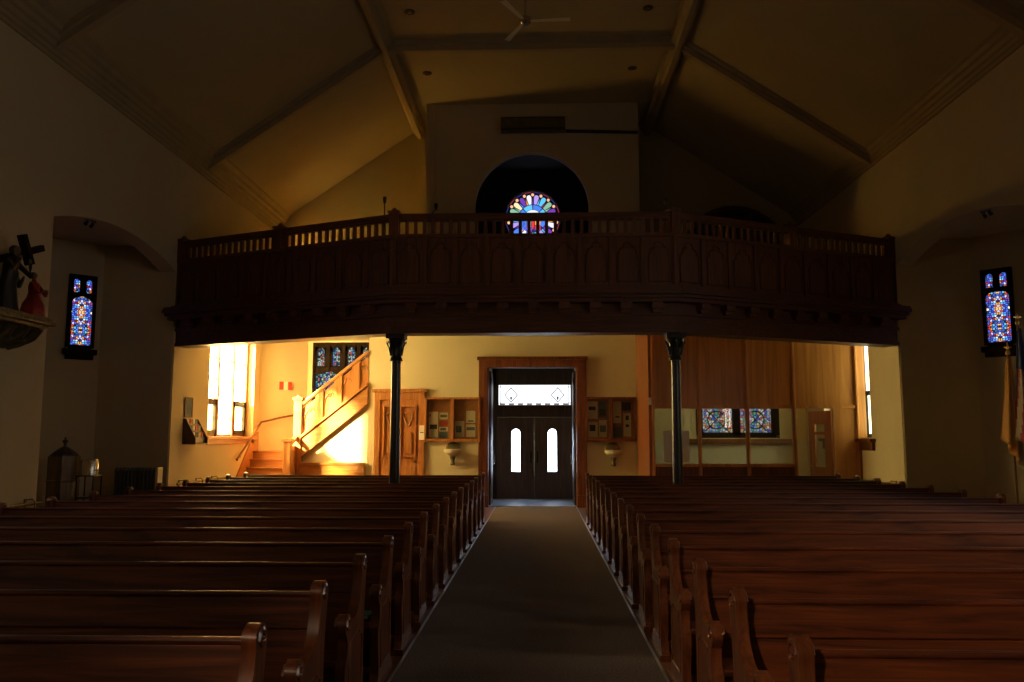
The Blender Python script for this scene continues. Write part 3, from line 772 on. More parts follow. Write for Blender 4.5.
# columns
def column(x, label):
    r = thing('column', (x, 13.8, 0), label, 'column', None)
    MB().box(x-.16,x+.16,13.64,13.96,0,.12).lathe([(.001,.12),(.15,.12),(.15,.18),(.11,.24),(.11,.28),(.001,.28)], (x,13.8,0), 20).build('base', 'column', r, smooth=True)
    MB().lathe([(.001,.28),(.085,.28),(.075,2.88),(.001,2.88)], (x,13.8,0), 24).build('shaft', 'column', r, smooth=True)
    c_ = MB(); c_.lathe([(.001,2.88),(.11,2.88),(.10,2.93),(.08,2.96),(.085,3.05),(.11,3.15),(.15,3.24),(.13,3.25),(.001,3.25)], (x,13.8,0), 24)
    c_.box(x-.155,x+.155,13.645,13.955,3.25,3.32)
    for k in range(8):
        t_ = 2*PI*k/8
        c_.tube([(x+r_*math.cos(t_), 13.8+r_*math.sin(t_), z_) for r_, z_ in ((.085,2.97),(.105,3.08),(.14,3.17),(.165,3.20),(.16,3.16))], [.02,.024,.02,.015,.008], 6)
    c_.build('capital', 'column', r, smooth=True)
column(-2.36, 'slender black iron column holding the gallery left of the aisle')
column(2.24, 'slender black iron column holding the gallery right of the aisle, before the partition')

# ------------------------------------------------------------------ pews
def pew_end(m, x, t=.055):
    """p: towards the altar (viewer) is -Y.  profile given as (p, z)"""
    pr = [(-.09,0),(-.09,.06),(-.06,.10),(-.045,.35),(-.05,.60),(-.085,.80),(-.10,.88),(-.085,.925),(-.04,.945),(.01,.93),(.035,.895),(.03,.85),(.045,.78),
          (.085,.70),(.15,.645),(.24,.625),(.30,.635),(.335,.665),(.385,.675),(.425,.645),(.435,.60),(.41,.56),(.385,.53),(.39,.46),(.43,.40),(.44,.32),(.41,.22),(.40,.10),(.44,.06),(.45,0)]
    sm = []; n_ = len(pr)
    for i in range(n_):
        p0, p1, p2, p3 = pr[i-1], pr[i], pr[(i+1) % n_], pr[(i+2) % n_]
        if i in (0, n_-1, n_-2): sm.append(p1); continue
        for u in (0, .33, .67):
            sm.append(tuple(.5*((2*p1[q])+(-p0[q]+p2[q])*u+(2*p0[q]-5*p1[q]+4*p2[q]-p3[q])*u*u+(-p0[q]+3*p1[q]-3*p2[q]+p3[q])*u**3) for q in (0, 1)))
    m.prism([(-p, z) for p, z in sm], x-t/2, x+t/2, 'yz')
    m.box(x-t/2-.02, x+t/2+.02, -.47, .11, 0, .045)
    for s in (-1, 1):
        for (cp, cz_, R_) in ((-.035,.885,.045),(.385,.617,.042)):
            pts = [(x+s*(t/2), -(cp+R_*(1-j/16)*math.cos(j*PI/5)), cz_+R_*(1-j/16)*math.sin(j*PI/5)) for j in range(15)]
            m.tube(pts, .011, 5)
        # sunk panel moulding on the face
        pts = [(x+s*t/2, -p, z) for p, z in ((.02,.14),(.34,.14),(.35,.36),(.30,.52),(.12,.54),(.03,.50))]
        m.tube(pts, .008, 5, True)
def make_pew(x0, x1, ox):
    r = thing('pew', (ox, 0, 0), '', 'pew')
    m = MB(); pew_end(m, x0+.04); m.build('end_panel', 'pewend', r, smooth=True)
    m = MB(); pew_end(m, x1-.04); m.build('end_panel', 'pewend', r, smooth=True)
    a, b = x0+.07, x1-.07
    m = MB()
    # leaning back: bottom at p=.07 z=.40, top at p=-.04 z=.88
    def lean(z): return -(.07-(z-.40)/.48*.10)
    for z0, z1, off_ in ((.38,.715,0),(.725,.865,.004)):
        m.hexa([(a,lean(z0)-off_,z0),(b,lean(z0)-off_,z0),(b,lean(z0)+.025,z0),(a,lean(z0)+.025,z0)],[(a,lean(z1)-off_,z1),(b,lean(z1)-off_,z1),(b,lean(z1)+.025,z1),(a,lean(z1)+.025,z1)])
    m.box(a, b, lean(.72)+.006, lean(.72)+.02, .70, .74)
    m.build('backrest', 'pew', r, bevel=.003)
    m = MB(); m.box(a, b, .020, .058, .862, .893); m.build('top_rail', 'pew', r, bevel=.012)
    m = MB(); m.hexa([(a,-.42,.40),(b,-.42,.40),(b,-.04,.375),(a,-.04,.375)], [(a,-.42,.435),(b,-.42,.435),(b,-.04,.41),(a,-.04,.41)]); m.build('seat', 'pew', r, bevel=.008)
    m = MB(); m.box(a, b, -.38, -.355, .30, .40); m.box(a, b, -.03, -.005, .05, .38); m.build('seat_rail', 'pew', r)
    m = MB(); m.box(a+.05, b-.05, .06, .13, .60, .615); m.box(a+.05, b-.05, .12, .13, .615, .70); m.build('book_rack', 'pew', r)
    return r
ordn = ['nearest', 'second', 'third', 'fourth', 'fifth', 'sixth', 'seventh', 'eighth', 'ninth', 'tenth', 'eleventh', 'twelfth', 'thirteenth', 'fourteenth', 'rearmost']
pl = make_pew(-5.78, -1.04, -3.4); pr_ = make_pew(.89, 5.75, 3.3)
for src, x, y0, dy, side, grp in ((pl, -3.4, 3.22, .945, 'left', 'pews left of the aisle'), (pr_, 3.3, 3.1, .95, 'right', 'pews right of the aisle')):
    for k in range(15):
        if k == 0: lab = 'dark oak pew %s of the carpeted aisle, the row nearest the viewer' % side
        elif k == 14: lab = 'dark oak pew %s of the carpeted aisle, the rearmost row' % side
        else: lab = 'dark oak pew %s of the carpeted aisle, %s row from the viewer' % (side, ordn[k])
        y = y0+dy*k
        if k == 0: o = src; o.location = (x, y, 0); o['label'] = lab
        else: o = copy_tree(src, (x, y, 0), lab)
        o['group'] = grp

def book(x, y, z, label, rz, m='hymnal'):
    r = thing('hymnal', (x,y,z), label, 'book', 'hymnals left on the pew seats', rz)
    r['_o'] = (0,0,0)
    q = MB(); q.box(-.10,.10,-.07,.07,0,.004); q.box(-.10,.10,-.07,.07,.024,.028); q.box(-.104,-.10,-.07,.07,0,.028); q.build('cover', m, r)
    q = MB(); q.box(-.098,.092,-.065,.065,.004,.024); q.build('pages', 'white', r)
book(-1.24, 3.22+.945-.22, .437, 'pale green hymnal at the aisle end of a left pew, nearest of them', .1)
book(-1.22, 3.22+.945*3-.24, .437, 'pale green hymnal at the aisle end of a left pew, farther back', -.2)
book(1.12, 3.1+.95*1-.26, .437, 'green hymnal at the aisle end of a right pew seat', .3)

# aisle carpet
r = thing('aisle_carpet', (0, 8, 0), 'long brown carpet runner covering the central aisle up to the doors', 'carpet')
MB().box(-1.0, .85, -5, 19.9, .0, .016).build('runner', 'carpet', r)
MB().box(-1.02, -1.0, -5, 19.8, 0, .02).build('edge_strip', 'strip', r)
MB().box(.85, .87, -5, 19.8, 0, .02).build('edge_strip', 'strip', r)

tag(MB().box(dl+.01, dr-.01, 20.1, 22.34, 0, .012).build('entrance_mat', 'matblue', None, (0,21,0)), 'smooth blue-grey mat covering the vestibule floor before the entrance doors', 'mat')  # floor slab tinted for the bluish light of the doors
# ------------------------------------------------------------------ notice cases and papers
def case(x0, x1, z0, z1, wm, label):
    r = thing('notice_case', ((x0+x1)/2, YW, z0), label, 'notice board', 'glazed notice cases beside the entrance')
    xm = (x0+x1)/2
    MB().box(x0, x1, YW-.02, YW-.002, z0, z1).build('cork_back', 'cork', r)
    m = MB(); m.box(x0,x0+.05,YW-.12,YW-.002,z0,z1); m.box(x1-.05,x1,YW-.12,YW-.002,z0,z1); m.box(x0,x1,YW-.12,YW-.002,z1-.05,z1); m.box(x0,x1,YW-.12,YW-.002,z0,z0+.06)
    m.box(xm-.035,xm+.035,YW-.12,YW-.02,z0,z1); m.build('frame', wm, r, bevel=.004)
    for a, b in ((x0+.05,xm-.035),(xm+.035,x1-.05)):
        MB().box(a, b, YW-.10, YW-.096, z0+.06, z1-.05).build('glass_door', 'caseglass', r)
    return r
case(-2.70, -1.38, 1.52, 2.56, 'honey', 'honey oak two-door notice case on the cream wall, left of the entrance')
case(1.09, 2.28, 1.52, 2.56, 'casing', 'darker two-door notice case on the wall, right of the entrance')
def paper(x0, x1, z0, z1, label, pics=(), base='white'):
    o = MB().box(x0, x1, YW-.028, YW-.022, z0, z1).build('notice', base, None, ((x0+x1)/2, YW-.025, z0)); tag(o, label, 'notice', 'papers pinned in the notice cases')
    if pics:
        for (a, b, c_, d_, mm) in pics:
            w_, h_ = x1-x0, z1-z0
            MB().box(x0+a*w_, x0+b*w_, YW-.031, YW-.0275, z0+c_*h_, z0+d_*h_).build('printed_block', mm, o)
L_ = 'left notice case'
paper(-2.60,-2.38,1.62,2.22,'tall white sheet with a dark picture in the left half of the left notice case',[(.1,.9,.32,.5,'ink'),(.05,.2,.8,.9,'redink')])
paper(-2.35,-2.15,2.04,2.20,'small white card, topmost of the right column in the left notice case door',[(.1,.9,.3,.7,'bluegrey')])
paper(-2.35,-2.15,1.88,2.00,'small reddish card, second down inside the left notice case',(),'redink')
paper(-2.35,-2.15,1.76,1.86,'small white card with grey print above the blue card, left notice case',[(.1,.8,.2,.8,'bluegrey')])
paper(-2.35,-2.15,1.60,1.74,'small blue-grey card at the bottom of the left notice case',(),'bluegrey')
paper(-1.98,-1.76,1.62,2.00,'white sheet with a blurred picture, right door of the left notice case',[(.1,.7,.3,.7,'bluegrey')])
paper(-1.72,-1.50,1.96,2.24,'white sheet pinned highest in the right door of the left notice case',[(.2,.8,.1,.2,'ink')])
paper(-1.72,-1.50,1.62,1.92,'white sheet with a blue banner at lower right of the left notice case',[(.05,.95,.55,.8,'bluegrey')])
paper(1.15,1.38,2.05,2.46,'pale sheet with dark heading, upper left of the right notice case',[(.1,.8,.5,.7,'ink')])
paper(1.40,1.59,2.08,2.46,'blue-grey poster in the left door of the right notice case',[(.1,.9,.1,.5,'ink')],'bluegrey')
paper(1.16,1.38,1.62,1.98,'white sheet with black picture, lower left of the right notice case',[(.15,.75,.4,.8,'ink')])
paper(1.41,1.59,1.62,2.02,'white sheet with grey oval picture, right notice case beside the divider',[(.1,.9,.3,.7,'bluegrey')])
paper(1.74,1.93,1.95,2.46,'tall plain sheet in the right door of the right notice case',[(.3,.8,.25,.32,'ink')])
paper(1.95,2.16,2.24,2.44,'dark photograph at the upper right corner of the right notice case',(),'ink')
paper(1.74,1.95,1.62,1.86,'dark oval photograph at the bottom of the right notice case',(),'bluegrey')
paper(1.98,2.16,1.64,2.18,'pale sheet with small marks at the right edge of the right notice case',[(.3,.7,.7,.9,'ink'),(.3,.7,.4,.52,'ink')])
o = MB().box(-2.82,-2.70,YW-.075,YW-.062,1.56,1.90).build('door_notice','white',None,(-2.76,YW-.07,1.56)); tag(o, 'narrow white card fixed to the casing of the honey oak door', 'notice')
MB().box(-2.80,-2.72,YW-.078,YW-.0745,1.72,1.74).build('printed_line','ink',o)
o = MB().box(2.305,2.355,YP-.072,YP-.052,2.30,2.45).build('switch_plate','white',None,(2.33,YP-.06,2.3)); tag(o, 'small pale switch plate on the orange end casing of the partition', 'switch')

# holy water fonts
def font(x, z, label):
    r = thing('holy_water_font', (x, YW, z), label, 'holy water font', 'holy water fonts under the notice cases')
    MB().lathe([(.001,0),(.17,0),(.17,-.03),(.15,-.045),(.001,-.045)], (x, YW-.002, z+.38), 24, 'y').build('back_disc', 'bronze', r, smooth=True)
    MB().lathe([(.001,.20),(.07,.21),(.13,.26),(.20,.30),(.21,.37),(.17,.38),(.13,.33),(.001,.31)], (x, YW-.16, z), 20).build('bowl', 'stone', r, smooth=True)
    MB().lathe([(.001,0),(.045,.0),(.06,.03),(.04,.08),(.06,.17),(.07,.21),(.001,.21)], (x, YW-.12, z), 16).build('stem', 'bronze', r, smooth=True)
    MB().box(x-.03,x+.03,YW-.12,YW,z+.02,z+.1).build('bracket','bronze',r)
font(-2.02, .97, 'bronze and marble holy water font on the bright wall left of the entrance')
font(1.73, .95, 'bronze and marble holy water font on the dim wall right of the entrance')

# sign on the angled corner, literature rack
r = thing('wall_sign', (-6.35, 20.84, 2.85), 'small red and white sign on the angled wall above the stair', 'sign')
d2 = Vector((.93,.95,0)).normalized(); nn = Vector((d2.y,-d2.x,0)); c0 = Vector((-6.35,20.86,2.65))+nn*.01
def sg(m, u0, u1, z0, z1, o0_, o1_):
    b4 = [c0+d2*u+nn*o for u, o in ((u0,o0_),(u1,o0_),(u1,o1_),(u0,o1_))]
    m.hexa([(p.x,p.y,z0) for p in b4],[(p.x,p.y,z1) for p in b4])
q = MB(); sg(q,-.06,.06,2.80,3.0,0,.015); q.build('plate','white',r)
for u_ in (-.17, .06):
    q = MB(); sg(q,u_,u_+.11,2.80,3.0,0,.016); q.build('red_band','redink',r)

r = thing('literature_rack', (XL, 16.45, 1.5), 'dark wooden literature rack hung on the lit left wall beside the window', 'rack')
X0 = XL+.02
m = MB(); 
for y in (16.0, 16.58): m.prism([(X0,1.50),(X0+.26,1.50),(X0+.26,1.60),(X0+.05,1.98),(X0,1.98)], y-.012, y+.012, 'xz')
m.box(X0,X0+.015,16.0,16.58,1.5,1.98); m.box(X0,X0+.26,16.0,16.58,1.49,1.51); m.build('case','darkdoor',r)
m = MB()
for k_, (xx, zz) in enumerate(((.20,1.53),(.14,1.66),(.08,1.79))): m.box(X0+xx,X0+xx+.008,16.0,16.58,zz,zz+.10); m.box(X0,X0+xx,16.0,16.58,zz-.01,zz)
m.build('shelf','darkdoor',r)
n_ = 0
for k_, (xx, zz) in enumerate(((.185,1.55),(.125,1.68),(.065,1.81))):
    for j in range(4):
        y = 16.04+j*.135
        o = MB().box(X0+xx-.012, X0+xx-.002, y, y+.10, zz, zz+.17).build('pamphlet', ['white','bluegrey','white','redink'][(j+k_) % 4], None, (X0+xx, y, zz))
        tag(o, '%s pamphlet in the %s tier of the literature rack, %s from the left' % (['white','blue-grey','white','red'][(j+k_) % 4], ['bottom','middle','top'][k_], ['first','second','third','fourth'][j]), 'pamphlet', 'pamphlets in the literature rack')
o = MB().box(X0,X0+.02,16.02,16.34,2.02,2.38).build('poster','bluegrey',None,(X0,16.2,2.02)); tag(o,'small framed grey picture above the literature rack on the left wall','picture')
MB().box(X0+.02,X0+.03,16.0,16.36,2.0,2.03).box(X0+.02,X0+.03,16.0,16.36,2.37,2.40).box(X0+.02,X0+.03,16.0,16.03,2.03,2.37).box(X0+.02,X0+.03,16.33,16.36,2.03,2.37).build('frame','darkdoor',o)

# heating pipes along both side walls
for X, s, y0, y1, lab in ((XL, 1, 2.0, 11.3, 'wall heating pipes low on the left wall before the arched recess'), (XL, 1, 15.6, 18.3, 'wall heating pipes low on the bright left wall under the gallery'), (XR, -1, 15.8, 17.6, 'wall heating pipes low on the right wall under the gallery')):
    r = thing('heating_pipes', (X, (y0+y1)/2, 0), lab, 'heater')
    m = MB(); xx = X+s*.13
    for z in (.58, .68, .76): m.tube([(xx,y0,z),(xx,y1,z)], .022, 8)
    m.build('pipe', 'gilt', r, smooth=True)
    k_ = 0; y = y0+.3
    while y < y1:
        q = MB(); q.box(X+s*.03, xx+s*.04, y-.012, y+.012, .54, .56); q.box(X+s*.025, X+s*.045, y-.02, y+.02, 0, .82); q.tube([(xx+s*.03,y,.56),(xx+s*.035,y,.78),(xx,y,.82),(X+s*.02,y,.80)], .008, 6)
        q.build('bracket', 'gilt', r); y += .8

# ------------------------------------------------------------------ left recess furniture
r = thing('baptismal_font', (-8.03, 14.1, 0), 'octagonal oak baptismal font with a conical lid in the left recess', 'font')
def octp(rad, z): return [( -8.03+rad*math.cos(PI/8+PI/4*k), 14.1+rad*math.sin(PI/8+PI/4*k), z) for k in range(8)]
def octb(m, prof):
    vs = []; fs = []
    for rad, z in prof: vs += octp(rad, z)
    for i in range(len(prof)-1):
        for k in range(8): fs.append((i*8+k, i*8+(k+1) % 8, (i+1)*8+(k+1) % 8, (i+1)*8+k))
    fs += [list(range(8))[::-1], [(len(prof)-1)*8+k for k in range(8)]]
    m.add(vs, fs)
m = MB(); octb(m, [(.29,0),(.29,.1),(.25,.12),(.25,.88),(.262,.89),(.262,.91),(.25,.92),(.25,1.31)]); m.build('body','olive',r)
m = MB(); octb(m, [(.22,1.31),(.22,1.33),(.17,1.38),(.10,1.43),(.04,1.47),(.02,1.48)]); m.build('lid','darkdoor',r)
m = MB(); m.lathe([(.001,1.48),(.03,1.49),(.02,1.52),(.045,1.55),(.04,1.58),(.001,1.60)], (-8.03,14.1,0), 12); m.box(-8.04,-8.02,14.09,14.11,1.56,1.63); m.build('finial','darkdoor',r,smooth=True)

r = thing('metal_stand', (-7.52, 14.0, 0), 'small metal stand with a shiny steel urn next to the wooden font', 'stand')
m = MB()
for x in (-7.67,-7.39):
    for y in (13.87,14.13): m.tube([(x,y,0),(x,y,1.0)], .012, 8)
for z in (.25,.62,.98): m.box(-7.68,-7.38,13.86,14.14,z,z+.02)
m.build('frame','iron',r)
o = thing('urn', (-7.53,14.0,1.0), 'polished steel urn on the metal stand', 'urn')
m = MB(); m.lathe([(.001,1.0),(.14,1.0),(.14,1.24),(.13,1.26),(.001,1.27)], (-7.53,14.0,0), 24); m.build('body','steel',o,smooth=True)
m = MB(); m.tube([(-7.40,13.95,1.08),(-7.35,13.92,1.09),(-7.35,13.92,1.05)], .01, 6); m.build('spout','iron',o)

r = thing('radiator', (-7.35, 15.25, 0), 'dark cast iron radiator standing against the end wall of the left recess', 'radiator')
for k in range(11):
    x = -7.66+k*.071
    m = MB()
    for y in (15.15,15.23,15.31): m.tube([(x,y,.12),(x,y,1.02)], .024, 8)
    m.tube([(x,15.13,1.02),(x,15.17,1.06),(x,15.29,1.06),(x,15.33,1.02)], .024, 8); m.tube([(x,15.13,.12),(x,15.33,.12)], .03, 8)
    if k in (0, 10): m.tube([(x,15.15,.12),(x,15.15,0)], .024, 8); m.tube([(x,15.31,.12),(x,15.31,0)], .024, 8)
    m.build('section','radpaint',r,smooth=True)
m = MB(); m.box(-6.93,-6.88,15.13,15.33,.70,1.08); m.build('end_cover','wainscot',r,bevel=.01)  # pale plate: light on the radiator's end put into its colour

# ------------------------------------------------------------------ statue group on its bracket
def robed(name, base, H, lean, mat, label, skin='skin', seat=False, yaw=0, arms=()):
    r = thing(name, base, label, 'statue', 'carved figures of the left wall group')
    r['_o'] = (0,0,0)
    m = MB()
    def C(t): return (lean[0]*t*t, lean[1]*t*t, H*t)
    prof = [(0,.17),(.1,.165),(.3,.13),(.5,.10),(.58,.10),(.68,.115),(.76,.12),(.80,.09),(.83,.045),(.86,.04)]
    if seat: prof = [(0,.25),(.15,.26),(.3,.24),(.42,.16),(.55,.12),(.68,.13),(.74,.11),(.79,.06),(.84,.045)]
    n = 28; vs = []; fs = []
    for i, (t, rad) in enumerate(prof):
        c = C(t); rad *= H/1.0
        for k in range(n):
            a = 2*PI*k/n; fold = 1+.10*math.cos(7*a+2*t)*(1-t)
            vs.append((c[0]+rad*fold*math.cos(a)*.85, c[1]+rad*fold*math.sin(a), c[2]))
    for i in range(len(prof)-1):
        for k in range(n): fs.append((i*n+k, i*n+(k+1) % n, (i+1)*n+(k+1) % n, (i+1)*n+k))
    fs += [list(range(n))[::-1], [(len(prof)-1)*n+k for k in range(n)]]
    m.add(vs, fs); m.build('robe', mat, r, smooth=True)
    hc = C(.92); hr = .068*H
    m = MB(); m.lathe([(.001,-hr*1.25),(hr*.5,-hr*1.15),(hr*.8,-hr*.6),(hr,0),(hr*.95,hr*.5),(hr*.6,hr),(.001,hr*1.15)], hc, 16)
    m.lathe([(.001,-.02*H),(.012*H,-.01*H),(.001,.02*H)], (hc[0]+hr*.98, hc[1], hc[2]), 8)       # nose
    m.build('head', skin, r, smooth=True)
    m = MB(); m.lathe([(.001,-hr*.9),(hr*.8,-hr*.9),(hr*1.08,-hr*.1),(hr*1.06,hr*.55),(hr*.65,hr*1.12),(.001,hr*1.28)], (hc[0]-hr*.28,hc[1],hc[2]), 16)
    m.build('hair', 'dark_robe', r, smooth=True)
    for (hand, el) in arms:
        m = MB(); sh = C(.76); sgn = 1 if hand[1] > sh[1] else -1
        s0 = (sh[0], sh[1]+sgn*.10*H, sh[2])
        m.tube([s0, el, hand], [.045*H,.045*H,.028*H], 8)
        m.build('sleeve', mat, r, smooth=True)
    for (hand, el) in arms:
        m = MB(); h = Vector(hand); d_ = (h-Vector(el)).normalized()
        m.tube([h, h+d_*.04*H], [.022*H,.02*H], 8)
        for q in range(4):
            off_ = Vector((0,(q-1.5)*.012*H,0)); m.tube([h+d_*.035*H+off_, h+d_*.06*H+off_, h+d_*.075*H+off_+Vector((0,0,-.015*H))], .006*H, 5)
        m.tube([h+d_*.015*H, h+d_*.03*H+Vector((0,0,.03*H))], .007*H, 5)
        m.build('hand', skin, r, smooth=True)
    r.rotation_euler.z = yaw
    return r
zs = 3.16
r = thing('statue_bracket', (XL, 9.85, zs-.35), 'gilded carved bracket shelf carrying the statue group on the left wall', 'bracket')
m = MB(); m.box(XL, XL+.56, 9.28, 10.60, zs-.05, zs); m.box(XL, XL+.59, 9.25, 10.63, zs-.10, zs-.05); m.box(XL, XL+.53, 9.31, 10.57, zs-.14, zs-.10); m.build('shelf','gilt',r,bevel=.012)
m = MB()
for k in range(9):
    y = 9.40+k*.134; m.tube([(XL+.05,y,zs-.34),(XL+.20,y,zs-.31+.03*(k%2)),(XL+.38,y,zs-.25+.03*(k%2)),(XL+.48,y,zs-.15)], [.08,.075,.06,.04], 8)
    m.lathe([(.001,-.04),(.035,-.02),(.04,0),(.035,.02),(.001,.04)], (XL+.33,y,zs-.30), 8)
m.build('corbel','bronze',r,smooth=True)
robed('statue', (XL+.26,10.02,zs), .86, (.06,.12), 'dark_robe', 'dark robed statue bent under the cross at the middle of the bracket', arms=(((.16,.24,.66),(.16,.26,.50)),((.16,.02,.68),(.16,-.08,.54))))
robed('statue', (XL+.36,10.47,zs), .58, (.02,-.05), 'red_robe', 'statue kneeling in a red robe at the right end of the bracket', seat=True, arms=(((.17,.0,.32),(.12,.07,.29)),((.17,-.05,.33),(.12,-.11,.29))))
robed('statue', (XL+.14,10.32,zs), .74, (.02,.0), 'blue_robe', 'slim statue in a grey-blue robe between cross bearer and kneeling figure', arms=(((.14,.03,.48),(.06,.10,.40)),))
robed('statue', (XL+.22,9.52,zs), .84, (.02,.06), 'dark_robe', 'upright dark statue at the left end of the bracket', arms=(((.18,.08,.56),(.08,.14,.48)),))
m = MB(); m.bar((XL+.34,10.62,zs+.94),(XL+.22,9.60,zs+.52), .07, .08); m.bar((XL+.30,10.24,zs+1.03),(XL+.36,10.35,zs+.66), .07, .10, (1,0,0))
o = m.build('wooden_cross','darkframe',None,(XL+.3,10.1,zs+.6)); tag(o,'dark wooden cross carried on the shoulder of the bent statue','cross')

# ------------------------------------------------------------------ flags
def flag(x, y, H, label, kind):
    r = thing('flag', (x, y, 0), label, 'flag', 'flags standing in the right recess')
    MB().lathe([(.001,0),(.105,0),(.105,.03),(.05,.07),(.03,.12),(.001,.12)], (x,y,0), 20).build('base','brass',r,smooth=True)
    MB().tube([(x,y,.1),(x,y,H-.12)], .014, 10).build('pole','casing',r,smooth=True)
    m = MB(); m.lathe([(.001,H-.14),(.025,H-.13),(.03,H-.10),(.012,H-.07),(.02,H-.05),(.001,H+.03)], (x,y,0), 10)
    m.box(x-.045,x+.045,y-.006,y+.006,H-.045,H-.03); m.build('finial','brass',r,smooth=True)
    # hanging cloth: folds, narrow at the top and widening downwards
    n, rows = 44, 26; L0, L1 = H-.22, H-.22-(.98 if kind == 'y' else 1.30)
    m = MB(); vs = []
    for j in range(rows+1):
        t = j/rows
        for k in range(n+1):
            s = k/n
            wd = (.05+.24*t)*(1 if kind == 'y' else 1.15)
            xx = x-.03+wd*(s-.25 if kind == 'us' else s-.45); yy = y-.03+(.02+.05*t)*math.sin(s*PI*6+t*1.4)-.02
            zz = L0+(L1-L0)*t-(.35*s*t if kind == 'us' else   .50*s*t)+.05*s*(1-t)
            vs.append((xx, yy, zz))
    m.v = vs
    for j in range(rows):
        for k in range(n):
            m.f.append([j*(n+1)+k, j*(n+1)+k+1, (j+1)*(n+1)+k+1, (j+1)*(n+1)+k])
            s = k/n
            if kind == 'y': m.mi.append(1 if s > .62 and j > 3 else 0)
            else: m.mi.append(2 if (j < 9 and s < .7) else (int((s*13+j*.12)) % 2))
    o = m.build('cloth', 'yellow' if kind == 'y' else 'flagred', r, smooth=True, mats=['cream_cloth'] if kind == 'y' else ['cream_cloth','flagblue'], fix=False)
    sd = o.modifiers.new('Thickness','SOLIDIFY'); sd.thickness = .004
    # tassel cord
    q = MB(); q.tube([(x-.01,y-.05,H-.25),(x+.05,y-.09,H-.9),(x+.08,y-.09,H-1.5)], .006, 6); q.lathe([(.001,H-1.60),(.02,H-1.58),(.012,H-1.5),(.001,H-1.49)], (x+.08,y-.09,0), 8); q.build('tassel','brass',r)
flag(6.03, 10.95, 2.82, 'yellow and white flag hanging furled on its pole at the far right', 'y')
flag(5.88, 10.42, 3.14, 'striped red and white flag with dark blue canton, at the right edge', 'us')

# ------------------------------------------------------------------ things on the ceiling and tower
r = thing('ceiling_fan', (-.23, 14.95, HT), 'pale three-bladed ceiling fan hanging from the flat ceiling', 'fan')
MB().tube([(-.23,14.95,HT),(-.23,14.95,9.42)], .02, 8).build('downrod','ribs',r)
MB().lathe([(.001,9.30),(.06,9.30),(.11,9.34),(.11,9.42),(.05,9.46),(.001,9.46)], (-.23,14.95,0), 20).build('motor','steel',r,smooth=True)
for a in (-3, 116, 243):
    t_ = math.radians(a); u = Vector((math.cos(t_), math.sin(t_), 0)); v = Vector((-u.y, u.x, 0)); c0 = Vector((-.23,14.95,9.36))
    m = MB(); q = [c0+u*.10-v*.03, c0+u*.84-v*.06, c0+u*.84+v*.06, c0+u*.10+v*.03]
    m.hexa([tuple(p) for p in q], [tuple(p+Vector((0,0,.012))) for p in q]); m.build('blade','wainscot',r)
for i, (x, y, lab) in enumerate(((-2.46,15.3,'small recessed ceiling light, nearer one left of the fan'),(2.11,15.3,'small recessed ceiling light, nearer one right of the fan'),(-2.49,18.06,'small recessed ceiling light, rear left above the gallery'),(2.1,17.95,'small recessed ceiling light, rear right above the gallery'))):
    r = thing('ceiling_light', (x,y,HT), lab, 'ceiling light', 'recessed lights in the flat ceiling')
    MB().lathe([(.06,HT-.001),(.10,HT-.001),(.10,HT-.02),(.06,HT-.03)], (x,y,0), 20).build('trim_ring','bronze',r)
    MB().lathe([(.001,HT-.002),(.06,HT-.002),(.04,HT-.035),(.001,HT-.04)], (x,y,0), 16).build('lamp','steel',r,smooth=True)
r = thing('air_conditioner', (-.15, YW-.12, 9.1), 'long grey air conditioning unit mounted high on the tower wall', 'air conditioner')
m = MB(); m.prism([(YW,9.02),(YW-.20,9.02),(YW-.25,9.10),(YW-.25,9.32),(YW-.20,9.37),(YW,9.37)], -.90, .66, 'yz'); m.build('housing','bronze',r,bevel=.01)
m = MB(); m.box(-.86,.66,YW-.255,YW-.20,9.04,9.075); m.build('louvre','iron',r)
m = MB(); m.tube([(.68,YW-.06,9.05),(2.36,YW-.06,9.0),(2.42,YW-.055,9.0)], .04, 10); o = m.build('drain_pipe','iron',None,(1.5,YW-.05,9.0),smooth=True); tag(o,'dark pipe running from the air conditioner to the tower corner','pipe')
for X, y, lab in ((XL-.15, 12.6, 'twin black spotlights under the left arch'), (XR+.15, 12.75, 'twin black spotlights under the right arch')):
    r = thing('spotlight', (X, y, 4.95), lab, 'spotlight', 'spotlights under the side arches')
    zt = 5.03 if X < 0 else 5.11
    MB().box(X-.03,X+.03,y-.14,y+.14,zt-.05,zt-.01).build('track','iron',r)
    for dy_ in (-.08,.08):
        m = MB(); m.tube([(X,y+dy_,zt-.05),(X,y+dy_,zt-.09)], .012, 6); m.tube([(X,y+dy_+.03,zt-.07),(X,y+dy_-.03,zt-.12)], [.022,.032], 12); m.build('lamp_head','iron',r,smooth=True)

# on the gallery: microphone stands, chair backs, music stand
def mic(x, y, H, lab, boom=None):
    r = thing('microphone_stand', (x,y,GF), lab, 'microphone stand', 'microphone stands on the gallery')
    m = MB(); m.tube([(x,y,GF+.05),(x,y,H)], .012, 8); 
    if boom: m.tube([(x,y,H),boom], .010, 8)
    m.build('pole','iron',r)
    m = MB()
    for k in range(3): m.tube([(x,y,GF+.22),(x+.28*math.cos(k*2.09),y+.28*math.sin(k*2.09),GF+.01)], .01, 6)
    m.build('tripod','iron',r)
    t_ = Vector(boom) if boom else Vector((x,y,H))
    MB().lathe([(.001,-.02),(.022,0),(.035,.07),(.03,.11),(.001,.13)], tuple(t_), 12).build('microphone','iron',r,smooth=True)
mic(-2.75, 14.6, 5.80, 'microphone on a straight stand behind the left gallery rail')
mic(-2.12, 15.2, 5.62, 'boom microphone stand just left of the tower arch', (-1.90,15.2,5.84))
mic(2.32, 15.0, 5.84, 'microphone on a straight stand behind the right gallery rail')
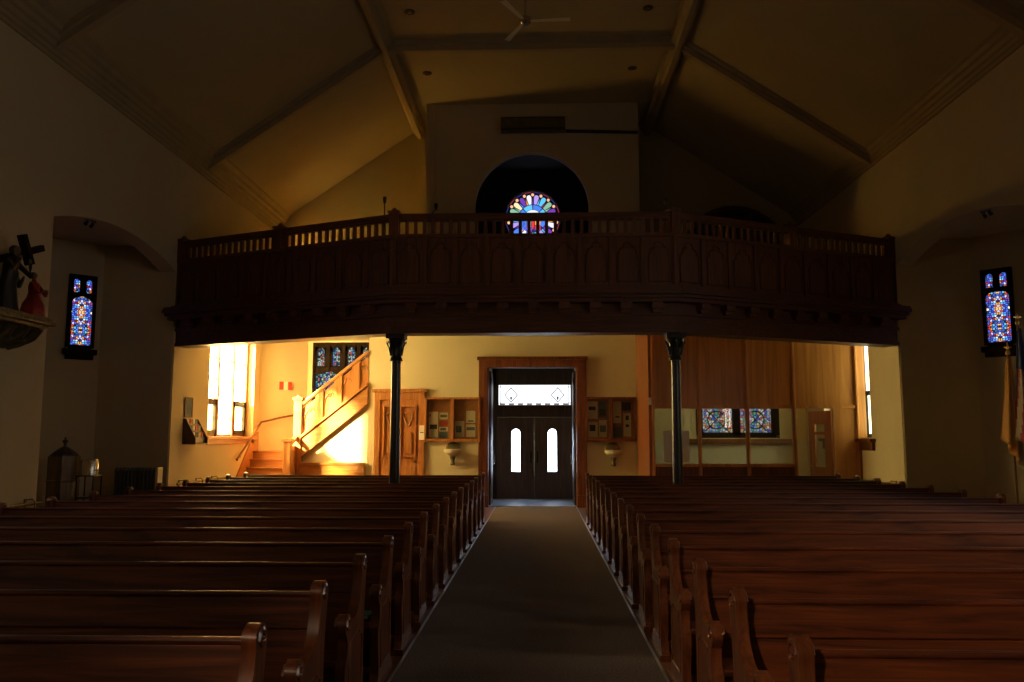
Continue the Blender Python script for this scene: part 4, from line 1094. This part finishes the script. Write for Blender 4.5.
r = thing('music_stand', (1.95,15.5,GF+.002), 'black music stand behind the railing right of the round window', 'music stand')
m = MB(); m.tube([(1.95,15.5,GF+.02),(1.95,15.5,5.15)], .012, 8); m.tube([(1.75,15.5,GF+.01),(2.15,15.5,GF+.01)], .012, 6); m.tube([(1.95,15.3,GF+.01),(1.95,15.7,GF+.01)], .012, 6); m.build('pole','iron',r)
m = MB(); m.hexa([(1.68,15.42,5.08),(2.22,15.42,5.08),(2.22,15.50,5.08),(1.68,15.50,5.08)],[(1.72,15.55,5.26),(2.18,15.55,5.26),(2.18,15.58,5.26),(1.72,15.58,5.26)]); m.build('desk','iron',r)

# ------------------------------------------------------------------ light, camera
sun = bpy.data.lights.new('sun', 'SUN'); so = bpy.data.objects.new('sun', sun); COL.objects.link(so)
so.rotation_euler = Vector((1, .92, -.58)).to_track_quat('-Z', 'Y').to_euler()
sun.energy = 110; sun.color = (1, .92, .76); sun.angle = math.radians(5)
sp = bpy.data.lights.new('chancel_spotlight', 'SPOT'); spo = bpy.data.objects.new('chancel_spotlight', sp); COL.objects.link(spo)  # unseen spot added to warm the front pew rows
spo.location = (-5.2, -2.6, 6.4); spo.rotation_euler = (Vector((1.9, 3.4, .8))-Vector(spo.location)).to_track_quat('-Z', 'Y').to_euler()
sp.energy = 1600; sp.color = (1, .66, .42); sp.spot_size = math.radians(38); sp.spot_blend = .9; sp.shadow_soft_size = .12
w = bpy.data.worlds.new('world'); S.world = w; w.use_nodes = True
w.node_tree.nodes['Background'].inputs[0].default_value = (.6, .75, 1, 1); w.node_tree.nodes['Background'].inputs[1].default_value = .5

cam = bpy.data.cameras.new('camera'); co = bpy.data.objects.new('camera', cam); COL.objects.link(co); S.camera = co
F = 840; th_ = math.atan(95/F); ps = math.atan(27/F*math.cos(th_))
co.location = (0, 0, 1.65); co.rotation_euler = (PI/2+th_, 0, ps)
cam.sensor_width = 36; cam.lens = F/1024*36; cam.clip_start = .05; cam.clip_end = 200
for o in bpy.data.objects:
    if '_o' in o: del o['_o']
S.view_settings.view_transform = 'Standard'; S.view_settings.look = 'None'; S.view_settings.gamma = 1
S.view_settings.use_curve_mapping = False
S.view_settings.exposure = 0
